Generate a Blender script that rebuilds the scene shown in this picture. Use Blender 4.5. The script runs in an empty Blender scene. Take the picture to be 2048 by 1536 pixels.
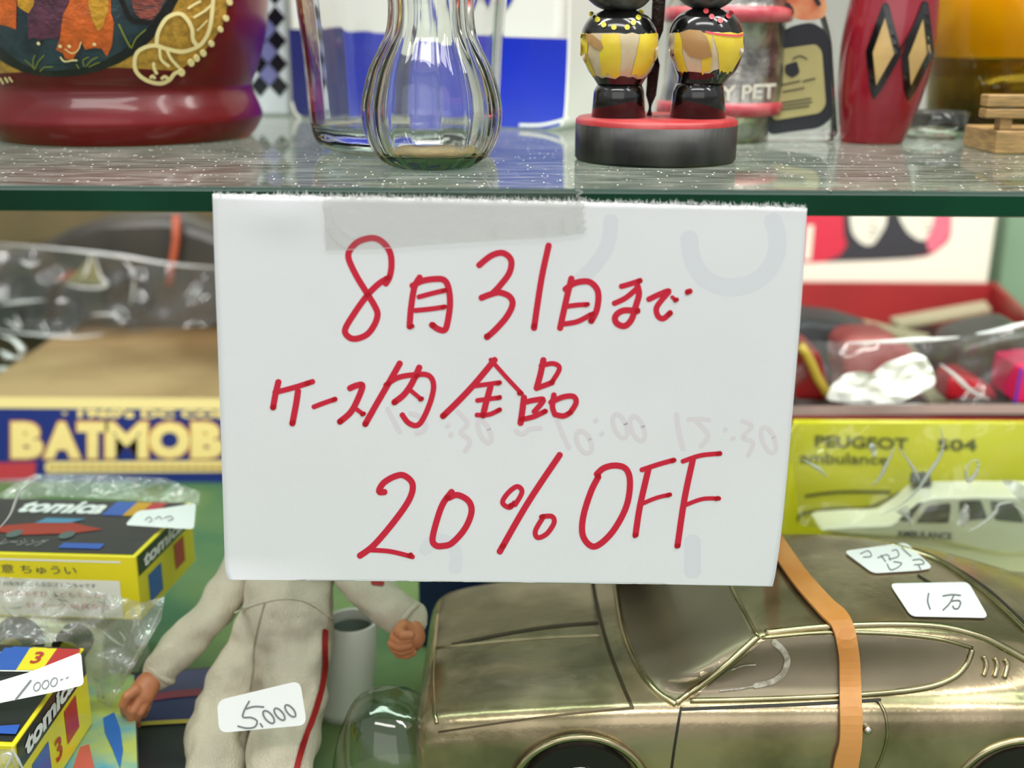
import bpy, bmesh, math, random
from mathutils import Vector, Matrix, noise
from mathutils.bvhtree import BVHTree
from mathutils.geometry import delaunay_2d_cdt, intersect_line_plane
rnd = random.Random(7)
scene = bpy.context.scene
COL = scene.collection

# ---------------------------------------------------------------- camera
F = 2300.0                      # focal length in pixels of the 2048 x 1536 frame
PITCH = math.radians(16.9)
ROLL = math.radians(0.36)
H = 0.235                       # camera height over the lower shelf
CAM = Vector((0, 0, H))
fwd = Vector((0, math.cos(PITCH), -math.sin(PITCH)))
r0 = Vector((1, 0, 0)); u0 = r0.cross(fwd)
rt = r0 * math.cos(ROLL) + u0 * math.sin(ROLL)
up = u0 * math.cos(ROLL) - r0 * math.sin(ROLL)
cd = bpy.data.cameras.new('camera'); cam = bpy.data.objects.new('camera', cd); COL.objects.link(cam)
cam.matrix_world = Matrix(((rt.x, up.x, -fwd.x, CAM.x), (rt.y, up.y, -fwd.y, CAM.y), (rt.z, up.z, -fwd.z, CAM.z), (0, 0, 0, 1)))
cd.sensor_width = 36; cd.lens = F / 2048 * 36; cd.clip_start = 0.01; cd.clip_end = 50
cd.dof.use_dof = True; cd.dof.focus_distance = 0.335; cd.dof.aperture_fstop = 8.6
scene.camera = cam

# ---------------------------------------------------------------- world and lamps
w = bpy.data.worlds.new('world'); scene.world = w; w.use_nodes = True
bg = w.node_tree.nodes['Background']; bg.inputs[0].default_value = (0.93, 0.96, 1.0, 1); bg.inputs[1].default_value = 0.76
wn = w.node_tree; wtc = wn.nodes.new('ShaderNodeTexCoord'); wsp = wn.nodes.new('ShaderNodeSeparateXYZ'); wrp = wn.nodes.new('ShaderNodeValToRGB')
wn.links.new(wtc.outputs['Generated'], wsp.inputs[0]); wn.links.new(wsp.outputs['Z'], wrp.inputs[0]); wn.links.new(wrp.outputs[0], bg.inputs[0])   # pale shop above, darker shop floor below
wrp.color_ramp.elements[0].position = 0.0; wrp.color_ramp.elements[0].color = (0.42, 0.40, 0.37, 1); wrp.color_ramp.elements[1].position = 0.12; wrp.color_ramp.elements[1].color = (0.95, 0.97, 1.0, 1)
def area(name, loc, target, sx, sy, power, col=(1, 0.98, 0.94)):
    l = bpy.data.lights.new(name, 'AREA'); l.shape = 'RECTANGLE'; l.size = sx; l.size_y = sy; l.energy = power; l.color = col
    o = bpy.data.objects.new(name, l); COL.objects.link(o); o.location = loc
    o.rotation_euler = (Vector(target) - Vector(loc)).to_track_quat('-Z', 'Y').to_euler(); return o
area('ceiling_light', (-0.2, -0.55, 1.55), (0, 0.4, 0.1), 1.4, 0.22, 11)
area('ceiling_light', (0.7, -0.15, 1.55), (0, 0.4, 0.1), 0.14, 1.2, 8)
area('case_light', (0.0, 0.36, 0.66), (0, 0.52, 0.1), 1.0, 0.06, 4.0)
area('shelf_fill_light', (0.0, 0.43, 0.178), (0, 0.75, 0.05), 0.75, 0.012, 0.9)  # added unseen fill under the shelf, brightens the boxes at the back
area('front_fill_light', (-0.3, -1.7, 0.75), (0, 0.5, 0.1), 2.2, 1.1, 7, (1, 0.97, 0.93))  # added frontal fill behind the camera, no window known there
vs = scene.view_settings
scene.display_settings.display_device = 'sRGB'
vs.view_transform = 'Standard'; vs.look = 'None'; vs.exposure = 0.0; vs.gamma = 1.0; vs.use_curve_mapping = False

# ---------------------------------------------------------------- pixel helpers
def ray(px, py):
    return (fwd * F + rt * (px - 1024) - up * (py - 768)).normalized()
def atY(px, py, Y):
    d = ray(px, py); return CAM + d * (Y / d.y)
def atZ(px, py, Z):
    d = ray(px, py); return CAM + d * ((Z - H) / d.z)
def depth(p): return (p - CAM).dot(fwd)
def proj(p):
    v = p - CAM; d = v.dot(fwd); return (1024 + F * v.dot(rt) / d, 768 - F * v.dot(up) / d)
def planeY(Y): return lambda x, y, off=0.0: atY(x, y, Y - off)
def planeZ(Z): return lambda x, y, off=0.0: atZ(x, y, Z + off)
def quad_plane(p0, n):
    n = n.normalized()
    def f(x, y, off=0.0):
        d = ray(x, y); t = (p0 + n * off - CAM).dot(n) / d.dot(n); return CAM + d * t
    return f
def bvh_cast(bvh, Yfall):
    def f(x, y, off=0.0):
        d = ray(x, y); h = bvh.ray_cast(CAM, d)
        if h[0] is None: return atY(x, y, Yfall - off)
        n = h[1] if h[1].dot(d) < 0 else -h[1]
        return h[0] + n * off
    return f
ZS = H - 0.0383                 # top of the glass shelf

# ---------------------------------------------------------------- materials
def lin(c):
    return tuple(((v / 255) / 12.92 if v / 255 <= 0.04045 else ((v / 255 + 0.055) / 1.055) ** 2.4) for v in c) + (1,)
MATS = {}
def mat(name, c, rough=0.5, metal=0.0, spec=0.5, bump=0.0, bscale=200.0, var=0.0, vscale=60.0, c2=None, coat=0.0, stretch=None, sss=0.0):
    if name in MATS: return MATS[name]
    m = bpy.data.materials.new(name); m.use_nodes = True; nt = m.node_tree; b = nt.nodes['Principled BSDF']
    b.inputs['Base Color'].default_value = lin(c); b.inputs['Roughness'].default_value = rough
    b.inputs['Metallic'].default_value = metal; b.inputs['Specular IOR Level'].default_value = spec
    b.inputs['Coat Weight'].default_value = coat; b.inputs['Coat Roughness'].default_value = 0.06
    tc = nt.nodes.new('ShaderNodeTexCoord'); mp = nt.nodes.new('ShaderNodeMapping'); nt.links.new(tc.outputs['Object'], mp.inputs[0])
    if stretch: mp.inputs['Scale'].default_value = stretch
    if var or c2:
        n = nt.nodes.new('ShaderNodeTexNoise'); n.inputs['Scale'].default_value = vscale; n.inputs['Detail'].default_value = 4
        nt.links.new(mp.outputs[0], n.inputs['Vector'])
        r = nt.nodes.new('ShaderNodeValToRGB'); nt.links.new(n.outputs['Fac'], r.inputs[0])
        a = c2 or tuple(max(0, v * (1 - var)) for v in c)
        r.color_ramp.elements[0].color = lin(a); r.color_ramp.elements[0].position = 0.38
        r.color_ramp.elements[1].color = lin(c); r.color_ramp.elements[1].position = 0.62
        nt.links.new(r.outputs[0], b.inputs['Base Color'])
    if bump:
        n2 = nt.nodes.new('ShaderNodeTexNoise'); n2.inputs['Scale'].default_value = bscale; n2.inputs['Detail'].default_value = 3
        nt.links.new(mp.outputs[0], n2.inputs['Vector'])
        bp = nt.nodes.new('ShaderNodeBump'); bp.inputs['Strength'].default_value = bump; bp.inputs['Distance'].default_value = 0.001
        nt.links.new(n2.outputs['Fac'], bp.inputs['Height']); nt.links.new(bp.outputs[0], b.inputs['Normal'])
    MATS[name] = m; return m
def glass(name, c=(255, 255, 255), rough=0.0, ior=1.48):
    if name in MATS: return MATS[name]
    m = mat(name, c, rough); b = m.node_tree.nodes['Principled BSDF']
    b.inputs['Transmission Weight'].default_value = 1; b.inputs['IOR'].default_value = ior; return m
def film(name, tint=(250, 250, 250), gloss=1.0, base=0.03, rough=0.05, bump=0.0, bscale=80.0, milky=0.0, dust=False):
    """clear sheet: Fresnel mirror over see-through, the same index on both faces"""
    if name in MATS: return MATS[name]
    m = bpy.data.materials.new(name); m.use_nodes = True; nt = m.node_tree; N = nt.nodes; L = nt.links
    N.remove(N['Principled BSDF']); out = N['Material Output']
    geo = N.new('ShaderNodeNewGeometry'); mx = N.new('ShaderNodeMix'); mx.data_type = 'FLOAT'
    L.new(geo.outputs['Backfacing'], mx.inputs[0]); mx.inputs[2].default_value = 1.5; mx.inputs[3].default_value = 1 / 1.5
    fr = N.new('ShaderNodeFresnel'); L.new(mx.outputs[0], fr.inputs[0])
    ma = N.new('ShaderNodeMath'); ma.operation = 'MULTIPLY_ADD'; L.new(fr.outputs[0], ma.inputs[0]); ma.inputs[1].default_value = gloss; ma.inputs[2].default_value = base; ma.use_clamp = True
    tr = N.new('ShaderNodeBsdfTransparent'); tr.inputs[0].default_value = lin(tint)
    gl = N.new('ShaderNodeBsdfGlossy'); gl.inputs['Roughness'].default_value = rough
    ms = N.new('ShaderNodeMixShader'); L.new(ma.outputs[0], ms.inputs[0]); L.new(tr.outputs[0], ms.inputs[1]); L.new(gl.outputs[0], ms.inputs[2])
    last = ms
    tc = N.new('ShaderNodeTexCoord')
    if bump:
        n = N.new('ShaderNodeTexNoise'); n.inputs['Scale'].default_value = bscale; n.inputs['Detail'].default_value = 2; n.inputs['Distortion'].default_value = 1.5
        L.new(tc.outputs['Object'], n.inputs['Vector']); bp = N.new('ShaderNodeBump'); bp.inputs['Strength'].default_value = bump; bp.inputs['Distance'].default_value = 0.004
        L.new(n.outputs['Fac'], bp.inputs['Height']); L.new(bp.outputs[0], gl.inputs['Normal']); L.new(bp.outputs[0], fr.inputs['Normal'])
    if milky:
        df = N.new('ShaderNodeBsdfDiffuse'); df.inputs[0].default_value = (0.85, 0.86, 0.86, 1); m2 = N.new('ShaderNodeMixShader'); m2.inputs[0].default_value = milky
        L.new(last.outputs[0], m2.inputs[1]); L.new(df.outputs[0], m2.inputs[2]); last = m2
    if dust:
        def dots(scale, ys, thr, keep):
            mp = N.new('ShaderNodeMapping'); L.new(tc.outputs['Object'], mp.inputs[0]); mp.inputs['Scale'].default_value = (1, ys, 1)
            v = N.new('ShaderNodeTexVoronoi'); v.inputs['Scale'].default_value = scale; L.new(mp.outputs[0], v.inputs['Vector'])
            a = N.new('ShaderNodeMath'); a.operation = 'LESS_THAN'; L.new(v.outputs['Distance'], a.inputs[0]); a.inputs[1].default_value = thr
            sp = N.new('ShaderNodeSeparateColor'); L.new(v.outputs['Color'], sp.inputs[0])
            b = N.new('ShaderNodeMath'); b.operation = 'LESS_THAN'; L.new(sp.outputs[0], b.inputs[0]); b.inputs[1].default_value = keep
            c = N.new('ShaderNodeMath'); c.operation = 'MULTIPLY'; L.new(a.outputs[0], c.inputs[0]); L.new(b.outputs[0], c.inputs[1]); return c
        d1 = dots(620, .22, .13, .55); d2 = dots(330, .3, .10, .5); d3 = dots(240, 1.6, .16, .5)
        ad = N.new('ShaderNodeMath'); ad.operation = 'MAXIMUM'; L.new(d1.outputs[0], ad.inputs[0]); L.new(d2.outputs[0], ad.inputs[1])
        ad3 = N.new('ShaderNodeMath'); ad3.operation = 'MULTIPLY_ADD'; L.new(d3.outputs[0], ad3.inputs[0]); ad3.inputs[1].default_value = .25; L.new(ad.outputs[0], ad3.inputs[2])
        nz = N.new('ShaderNodeTexNoise'); mp2 = N.new('ShaderNodeMapping'); L.new(tc.outputs['Object'], mp2.inputs[0]); mp2.inputs['Scale'].default_value = (.35, 1.6, 1)
        L.new(mp2.outputs[0], nz.inputs['Vector']); nz.inputs['Scale'].default_value = 160; nz.inputs['Detail'].default_value = 5
        rp = N.new('ShaderNodeMapRange'); L.new(nz.outputs['Fac'], rp.inputs['Value']); rp.inputs['From Min'].default_value = .42; rp.inputs['From Max'].default_value = .75; rp.inputs['To Max'].default_value = .15
        hz = N.new('ShaderNodeMath'); hz.operation = 'MULTIPLY_ADD'; L.new(ad3.outputs[0], hz.inputs[0]); hz.inputs[1].default_value = .75; hz.use_clamp = True
        h0 = N.new('ShaderNodeMath'); h0.operation = 'ADD'; h0.inputs[1].default_value = .03; L.new(rp.outputs[0], h0.inputs[0]); L.new(h0.outputs[0], hz.inputs[2])
        df = N.new('ShaderNodeBsdfDiffuse'); df.inputs[0].default_value = (0.85, 0.82, 0.74, 1); m2 = N.new('ShaderNodeMixShader')
        L.new(hz.outputs[0], m2.inputs[0]); L.new(last.outputs[0], m2.inputs[1]); L.new(df.outputs[0], m2.inputs[2]); last = m2
    L.new(last.outputs[0], out.inputs[0]); MATS[name] = m; return m

# ---------------------------------------------------------------- object helpers
ORG = {}
def thing(name, label, cat, loc, group=None, kind=None):
    o = bpy.data.objects.new(name, None); o.empty_display_size = 0.01; COL.objects.link(o); o.location = loc
    ORG[o.name] = Vector(loc); o['label'] = label; o['category'] = cat
    if group: o['group'] = group
    if kind: o['kind'] = kind
    return o
def tag(o, label, cat, group=None, kind=None):
    if label: o['label'] = label
    if cat: o['category'] = cat
    if group: o['group'] = group
    if kind: o['kind'] = kind
    return o
def mk(name, verts, faces, m, parent=None, smooth=False, label=None, sub=0, crease=None, solid=0.0, bevel=0.0, kind=None):
    verts = [Vector(v) for v in verts]
    if parent is not None: org = ORG[parent.name]
    else:
        org = sum(verts, Vector()) / len(verts); org = Vector((org.x, org.y, min(v.z for v in verts)))
    me = bpy.data.meshes.new(name); me.from_pydata([v - org for v in verts], [], faces); me.update()
    bm = bmesh.new(); bm.from_mesh(me); bmesh.ops.recalc_face_normals(bm, faces=bm.faces); bm.to_mesh(me); bm.free()
    if smooth:
        for p in me.polygons: p.use_smooth = True
    me.materials.append(m)
    o = bpy.data.objects.new(name, me); COL.objects.link(o); ORG[o.name] = org
    if parent is not None: o.parent = parent
    else: o.location = org
    if bevel:
        md = o.modifiers.new('bevel', 'BEVEL'); md.width = bevel; md.segments = 3; md.limit_method = 'ANGLE'; md.angle_limit = math.radians(40)
        md2 = o.modifiers.new('wn', 'WEIGHTED_NORMAL')
        for p in me.polygons: p.use_smooth = True
    if solid:
        md = o.modifiers.new('solid', 'SOLIDIFY'); md.thickness = solid; md.offset = 0
    if sub:
        md = o.modifiers.new('sub', 'SUBSURF'); md.levels = sub; md.render_levels = sub
    if label: o['label'] = label
    if kind: o['kind'] = kind
    return o
def world_mesh(o):
    dg = bpy.context.evaluated_depsgraph_get(); ev = o.evaluated_get(dg); me = ev.to_mesh(); org = ORG[o.name]
    v = [p.co + org for p in me.vertices]; f = [tuple(p.vertices) for p in me.polygons]; ev.to_mesh_clear(); return v, f
def bvh_of(*objs):
    V = []; Fc = []
    bpy.context.view_layer.update()
    for o in objs:
        v, f = world_mesh(o); k = len(V); V += v; Fc += [tuple(i + k for i in q) for q in f]
    return BVHTree.FromPolygons(V, Fc)
BF = [(0, 1, 3, 2), (4, 6, 7, 5), (0, 4, 5, 1), (2, 3, 7, 6), (0, 2, 6, 4), (1, 5, 7, 3)]
def box(name, x0, x1, y0, y1, z0, z1, m, parent=None, bevel=0.0, rot=0.0, **k):
    vs_ = [Vector((x, y, z)) for x in (x0, x1) for y in (y0, y1) for z in (z0, z1)]
    if rot:
        c = Vector(((x0 + x1) / 2, y0, z0)); R = Matrix.Rotation(rot, 3, 'Z'); vs_ = [c + R @ (v - c) for v in vs_]
    return mk(name, vs_, BF, m, parent, bevel=bevel, **k)
def hexa(name, bottom, top, m, parent=None, bevel=0.0, **k):
    """solid between two quads given in matching order"""
    v = list(bottom) + list(top); n = len(bottom)
    f = [tuple(range(n))[::-1], tuple(range(n, 2 * n))] + [(i, (i + 1) % n, (i + 1) % n + n, i + n) for i in range(n)]
    return mk(name, v, f, m, parent, bevel=bevel, **k)
def rings(name, rs, m, parent=None, n=64, cap=(True, True), flute=0, famp=0.0, axis=None, **k):
    """rs: list of (centre, radius)"""
    V = []; Fc = []
    for c, r in rs:
        for i in range(n):
            a = 2 * math.pi * i / n; q = r * (1 + famp * math.cos(flute * a)) if flute else r
            V.append(Vector((c.x + q * math.cos(a), c.y + q * math.sin(a), c.z)))
    for j in range(len(rs) - 1):
        for i in range(n):
            a = j * n + i; b = j * n + (i + 1) % n; Fc.append((a, b, b + n, a + n))
    if cap[0]: Fc.append(tuple(range(n))[::-1])
    if cap[1]: Fc.append(tuple(range((len(rs) - 1) * n, len(rs) * n)))
    return mk(name, V, Fc, m, parent, smooth=k.pop('smooth', True), **k)
def pr(rows, Yc):
    """rows (xl, xr, py) read at depth Yc -> ring list"""
    out = []
    for xl, xr, py in rows:
        c = atY((xl + xr) / 2, py, Yc); out.append((c, (xr - xl) / 2 * depth(c) / F))
    return out
def ground(R, z0):
    zl = R[-1][0].z; dz = z0 - zl; out = []
    for c, r in R:
        wgt = max(0.0, 1 - (c.z - zl) / (abs(dz) * 2.2 + .004)); out.append((Vector((c.x, c.y, c.z + dz * wgt)), r))
    return out
def smooth_rows(rs, k=4):
    out = []
    for i in range(len(rs) - 1):
        p0 = rs[max(i - 1, 0)]; p1 = rs[i]; p2 = rs[i + 1]; p3 = rs[min(i + 2, len(rs) - 1)]
        for s in range(k):
            t = s / k; cr = lambda a, b, c, d: 0.5 * (2 * b + (c - a) * t + (2 * a - 5 * b + 4 * c - d) * t * t + (3 * b - a - 3 * c + d) * t ** 3)
            out.append((Vector([cr(p0[0][q], p1[0][q], p2[0][q], p3[0][q]) for q in range(3)]), cr(p0[1], p1[1], p2[1], p3[1])))
    out.append(rs[-1]); return out
def cr2(pts, k=6, closed=False):
    n = len(pts); out = []
    if n < 3 and not closed: 
        a, b = Vector(pts[0]), Vector(pts[-1]); return [a.lerp(b, i / 6) for i in range(7)]
    for i in range(n if closed else n - 1):
        g = (lambda j: Vector(pts[j % n])) if closed else (lambda j: Vector(pts[min(max(j, 0), n - 1)]))
        p0, p1, p2, p3 = g(i - 1), g(i), g(i + 1), g(i + 2)
        for s in range(k):
            t = s / k; out.append(0.5 * (2 * p1 + (p2 - p0) * t + (2 * p0 - 5 * p1 + 4 * p2 - p3) * t * t + (3 * p1 - p0 - 3 * p2 + p3) * t ** 3))
    if not closed: out.append(Vector(pts[-1]))
    return out
def strokes(name, lines, wd, cast, m, parent, off=0.0001, smooth=True, kind=None, label=None, step=1.2e-5, k=6):
    V = []; Fc = []
    for li, pts in enumerate(lines):
        wv = wd
        if isinstance(pts, tuple): pts, wv = pts
        P = cr2(pts, k) if smooth else [Vector(pts[i]).lerp(Vector(pts[i + 1]), t / 5) for i in range(len(pts) - 1) for t in range(5)] + [Vector(pts[-1])]
        L = []; 
        for i, p in enumerate(P):
            t = (P[min(i + 1, len(P) - 1)] - P[max(i - 1, 0)]); t = t.normalized() if t.length > 1e-6 else Vector((1, 0)); L.append((p, Vector((-t.y, t.x)), t))
        hw = wv / 2; sec = []
        p, nn, t = L[0]; sec += [(p - t * hw * .75, nn * hw * .45), (p - t * hw * .3, nn * hw * .88)]
        sec += [(p, nn * hw) for p, nn, t in L]
        p, nn, t = L[-1]; sec += [(p + t * hw * .3, nn * hw * .88), (p + t * hw * .75, nn * hw * .45)]
        o_ = off + li * step; b = len(V)
        for p, nn in sec:
            for s in (1, -1): V.append(cast(p.x + s * nn.x, p.y + s * nn.y, o_))
        for i in range(len(sec) - 1): Fc.append((b + 2 * i, b + 2 * i + 1, b + 2 * i + 3, b + 2 * i + 2))
    return mk(name, V, Fc, m, parent, kind=kind, label=label)
def tube(name, pts3, r, m, parent, n=8, kind=None, label=None):
    pts3 = [Vector(p) for p in pts3]; V = []; Fc = []
    for i, p in enumerate(pts3):
        t = (pts3[min(i + 1, len(pts3) - 1)] - pts3[max(i - 1, 0)]).normalized()
        a = t.cross(Vector((0, 0, 1))); a = a.normalized() if a.length > .05 else t.cross(Vector((1, 0, 0))).normalized(); b = t.cross(a)
        rr = r(i / (len(pts3) - 1)) if callable(r) else r
        for j in range(n):
            q = 2 * math.pi * j / n; V.append(p + (a * math.cos(q) + b * math.sin(q)) * rr)
    for i in range(len(pts3) - 1):
        for j in range(n): Fc.append((i * n + j, i * n + (j + 1) % n, (i + 1) * n + (j + 1) % n, (i + 1) * n + j))
    Fc += [tuple(range(n))[::-1], tuple(range((len(pts3) - 1) * n, len(pts3) * n))]
    return mk(name, V, Fc, m, parent, smooth=True, kind=kind, label=label)
def tube_px(name, pts, r, cast, m, parent, off=0.0, **k):
    return tube(name, [cast(p.x, p.y, off) for p in cr2(pts, 6)], r, m, parent, **k)
def rounded(poly, r, n=5):
    out = []; N = len(poly)
    for i in range(N):
        p = Vector(poly[i]); a = Vector(poly[i - 1]) - p; b = Vector(poly[(i + 1) % N]) - p
        q = min(r, a.length * .45, b.length * .45); a = p + a.normalized() * q; b = p + b.normalized() * q
        for s in range(n + 1):
            t = s / n; out.append(a * (1 - t) ** 2 + p * 2 * t * (1 - t) + b * t * t)
    return out
def patch(name, poly, cast, m, parent=None, off=0.0001, grid=12.0, thick=0.0, label=None, warp=None, smooth=True, kind=None):
    poly = [Vector(p) for p in poly]; P = []
    for i, p in enumerate(poly):
        q = poly[(i + 1) % len(poly)]; k = max(1, int((q - p).length / grid)); P += [p.lerp(q, s / k) for s in range(k)]
    nb = len(P); xs = [p.x for p in P]; ys = [p.y for p in P]
    def inside(x, y):
        c = False
        for i in range(nb):
            a, b = P[i], P[i - 1]
            if (a.y > y) != (b.y > y) and x < (b.x - a.x) * (y - a.y) / (b.y - a.y) + a.x: c = not c
        return c
    y = min(ys) + grid * .5
    while y < max(ys):
        x = min(xs) + grid * .5
        while x < max(xs):
            if inside(x, y): P.append(Vector((x, y)))
            x += grid
        y += grid
    vo, _, fo, *_r = delaunay_2d_cdt(P, [], [list(range(nb))], 1, 1e-4)
    V = [cast(p.x, p.y, off + (warp(p.x, p.y) if warp else 0)) for p in vo]
    if not thick: return mk(name, V, [tuple(f) for f in fo], m, parent, smooth=smooth, label=label, kind=kind)
    n = len(V); V2 = [cast(p.x, p.y, off + thick + (warp(p.x, p.y) if warp else 0)) for p in vo]
    cnt = {}
    for f in fo:
        for i in range(len(f)):
            e = (f[i], f[(i + 1) % len(f)]); cnt[e] = cnt.get(e, 0) + 1
    side = [(a, b, b + n, a + n) for (a, b) in cnt if (b, a) not in cnt]
    return mk(name, V + V2, [tuple(f) for f in fo] + [tuple(i + n for i in f)[::-1] for f in fo] + side, m, parent, smooth=False, label=label, kind=kind)
def text_geo(s, bold=0.0, shear=0.0):
    c = bpy.data.curves.new('t', 'FONT'); c.body = s; c.offset = bold; c.shear = shear; c.resolution_u = 3; c.size = 1
    o = bpy.data.objects.new('t', c); COL.objects.link(o); bpy.context.view_layer.update()
    ev = o.evaluated_get(bpy.context.evaluated_depsgraph_get()); me = ev.to_mesh()
    v = [(p.co.x, p.co.y) for p in me.vertices]; f = [tuple(p.vertices) for p in me.polygons]; ev.to_mesh_clear()
    bpy.data.objects.remove(o); bpy.data.curves.remove(c)
    if not v: return [], []
    x0 = min(p[0] for p in v); x1 = max(p[0] for p in v); y0 = min(p[1] for p in v); y1 = max(p[1] for p in v)
    return [((a - x0) / max(1e-6, x1 - x0), (b - y0) / max(1e-6, y1 - y0)) for a, b in v], f
def text_quad(name, s, q, cast, m, parent, off=0.0002, bold=0.0, shear=0.0, label=None):
    """q = bottom-left, bottom-right, top-right, top-left in pixels"""
    v, f = text_geo(s, bold, shear); bl, br, tr_, tl = [Vector(p) for p in q]
    V = []
    for a, b in v:
        p = bl.lerp(br, a).lerp(tl.lerp(tr_, a), b); V.append(cast(p.x, p.y, off))
    return mk(name, V, f, m, parent, label=label)
def ell(cx, cy, rx, ry, rot=0, n=18, a0=0, a1=360):
    R = math.radians(rot); o = []
    for i in range(n + 1):
        a = math.radians(a0 + (a1 - a0) * i / n); x = rx * math.cos(a); y = ry * math.sin(a)
        o.append((cx + x * math.cos(R) - y * math.sin(R), cy + x * math.sin(R) + y * math.cos(R)))
    return o
def S(sc, ox, oy, pts): return [(ox + x / sc, oy + y / sc) for x, y in pts]

# ================================================================ SETTING
m_wall = mat('case_wall_grey', (166, 168, 160), .6, var=.06, vscale=6)
m_green_post = mat('green_painted_post', (140, 168, 140), .4)
m_mat = mat('green_baize', (62, 106, 76), .85, c2=(108, 130, 78), vscale=14, bump=.15, bscale=900)
back = box('wall_back', -.75, .75, .86, .875, -.005, .9, m_wall); back['kind'] = 'structure'
flr = box('floor', -.75, .75, .10, .86, -.012, 0, m_mat); flr['kind'] = 'structure'; flr['label'] = 'green printed baize lining of the lower shelf'
pc = atY(2010, 480, .80); tp = box('trim_1', pc.x, pc.x + .03, .80, .83, 0, .9, m_green_post, bevel=.002); tp['kind'] = 'structure'
for sx, nm in ((-1, 'wall_left'), (1, 'wall_right')):
    o = box(nm, sx * .75 - .005, sx * .75 + .005, .30, .87, -.005, .9, m_wall); o['kind'] = 'structure'
# glass shelf
m_shelf = film('shelf_glass', (214, 230, 222), 1.0, .0, .012, dust=True)
m_shelf_side = film('shelf_glass_under', (222, 236, 228), .8, .0, .02)
m_edge = mat('green_glass_edge', (10, 66, 42), .25, spec=.22, var=.3, vscale=12)
m_edge_hi = mat('ground_bevel', (24, 52, 42), .3, spec=.4)
shelf = thing('glass_shelf', 'clear glass shelf with polished dark green front edge and dusty top', 'shelf', (0, .30, ZS - .007))
TH = .0066; YF = .30
mk('shelf_top', [(-.6, YF, ZS), (.6, YF, ZS), (.6, .61, ZS), (-.6, .61, ZS)], [(0, 1, 2, 3)], m_shelf, shelf)
mk('shelf_underside', [(-.6, YF, ZS - TH), (.6, YF, ZS - TH), (.6, .61, ZS - TH), (-.6, .61, ZS - TH)], [(0, 1, 2, 3)], m_shelf_side, shelf)
e0 = YF - .0006
mk('front_edge', [(-.6, e0, ZS - TH + .0004), (.6, e0, ZS - TH + .0004), (.6, e0, ZS - .0010), (-.6, e0, ZS - .0010), (-.6, YF + .001, ZS - TH), (.6, YF + .001, ZS - TH), (.6, YF + .0012, ZS), (-.6, YF + .0012, ZS)],
   [(0, 1, 2, 3), (0, 4, 5, 1), (4, 7, 6, 5)], m_edge, shelf, label='dark green polished glass edge')
mk('edge_bevel', [(-.6, e0, ZS - .0010), (.6, e0, ZS - .0010), (.6, YF + .0012, ZS + .0001), (-.6, YF + .0012, ZS + .0001)], [(0, 1, 2, 3)], m_edge_hi, shelf)

# ================================================================ PAPER SIGN
m_paper = mat('white_paper', (232, 234, 236), .6, spec=.25, bump=.05, bscale=900, var=.012, vscale=25)
m_fibre = mat('torn_paper_fibre', (246, 246, 246), .8)
m_ink = mat('red_marker_ink', (206, 38, 62), .45, spec=.3)
m_ink2 = mat('red_marker_ink_overlap', (182, 12, 32), .45, spec=.3)
m_ghost = mat('show_through_grey', (222, 225, 230), .6, spec=.2)
m_ghost2 = mat('show_through_pink', (224, 219, 223), .6, spec=.2)
LE = [(425, 388), (430, 550), (436, 700), (441, 850), (446, 1000), (449, 1100), (451, 1140), (457, 1160)]
RE = [(1614, 416), (1607, 540), (1598, 670), (1587, 800), (1576, 930), (1563, 1060), (1552, 1140), (1545, 1173)]
def paperY(px, py):
    v = (py - 388) / 780; u = (px - 430) / 1170
    y = .2982 + .0012 * math.sin(v * 2.6) * (.5 - .5 * math.cos(u * 6.28)) - .0005 * v
    y -= .0016 * max(0, (v - .93) / .07) ** 1.6 * max(0, 1 - u / .22)           # curled lower left corner
    y -= .0007 * math.exp(-((u - .11) / .07) ** 2) * math.exp(-((v - .05) / .05) ** 2) * 1.2
    return y
pcast = lambda x, y, off=0.0: atY(x, y, paperY(x, y) - off)
sign = thing('paper_sign', 'white paper sale sign handwritten in red marker, taped to the glass shelf edge', 'sign', atY(1000, 1170, .2975))
V = []; Fc = []; NU = 90; NV = 56
le = cr2(LE, 8); re_ = cr2(RE, 8)
for j in range(NV + 1):
    t = j / NV * (len(le) - 1); i = min(int(t), len(le) - 2); a = le[i].lerp(le[i + 1], t - i); b = re_[i].lerp(re_[i + 1], t - i)
    for i in range(NU + 1):
        u = i / NU; p = a.lerp(b, u)
        if j == 0: p.y += 7 * math.sin(u * 3.14) * (-.3) + rnd.uniform(-1.5, 1.5)
        if j == NV: p.y += 6 * math.sin(u * 3.14) * (-.6) 
        V.append(pcast(p.x, p.y))
for j in range(NV):
    for i in range(NU): a = j * (NU + 1) + i; Fc.append((a, a + 1, a + NU + 2, a + NU + 1))
mk('paper_sheet', V, Fc, m_paper, sign, smooth=True, solid=.00022)
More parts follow.
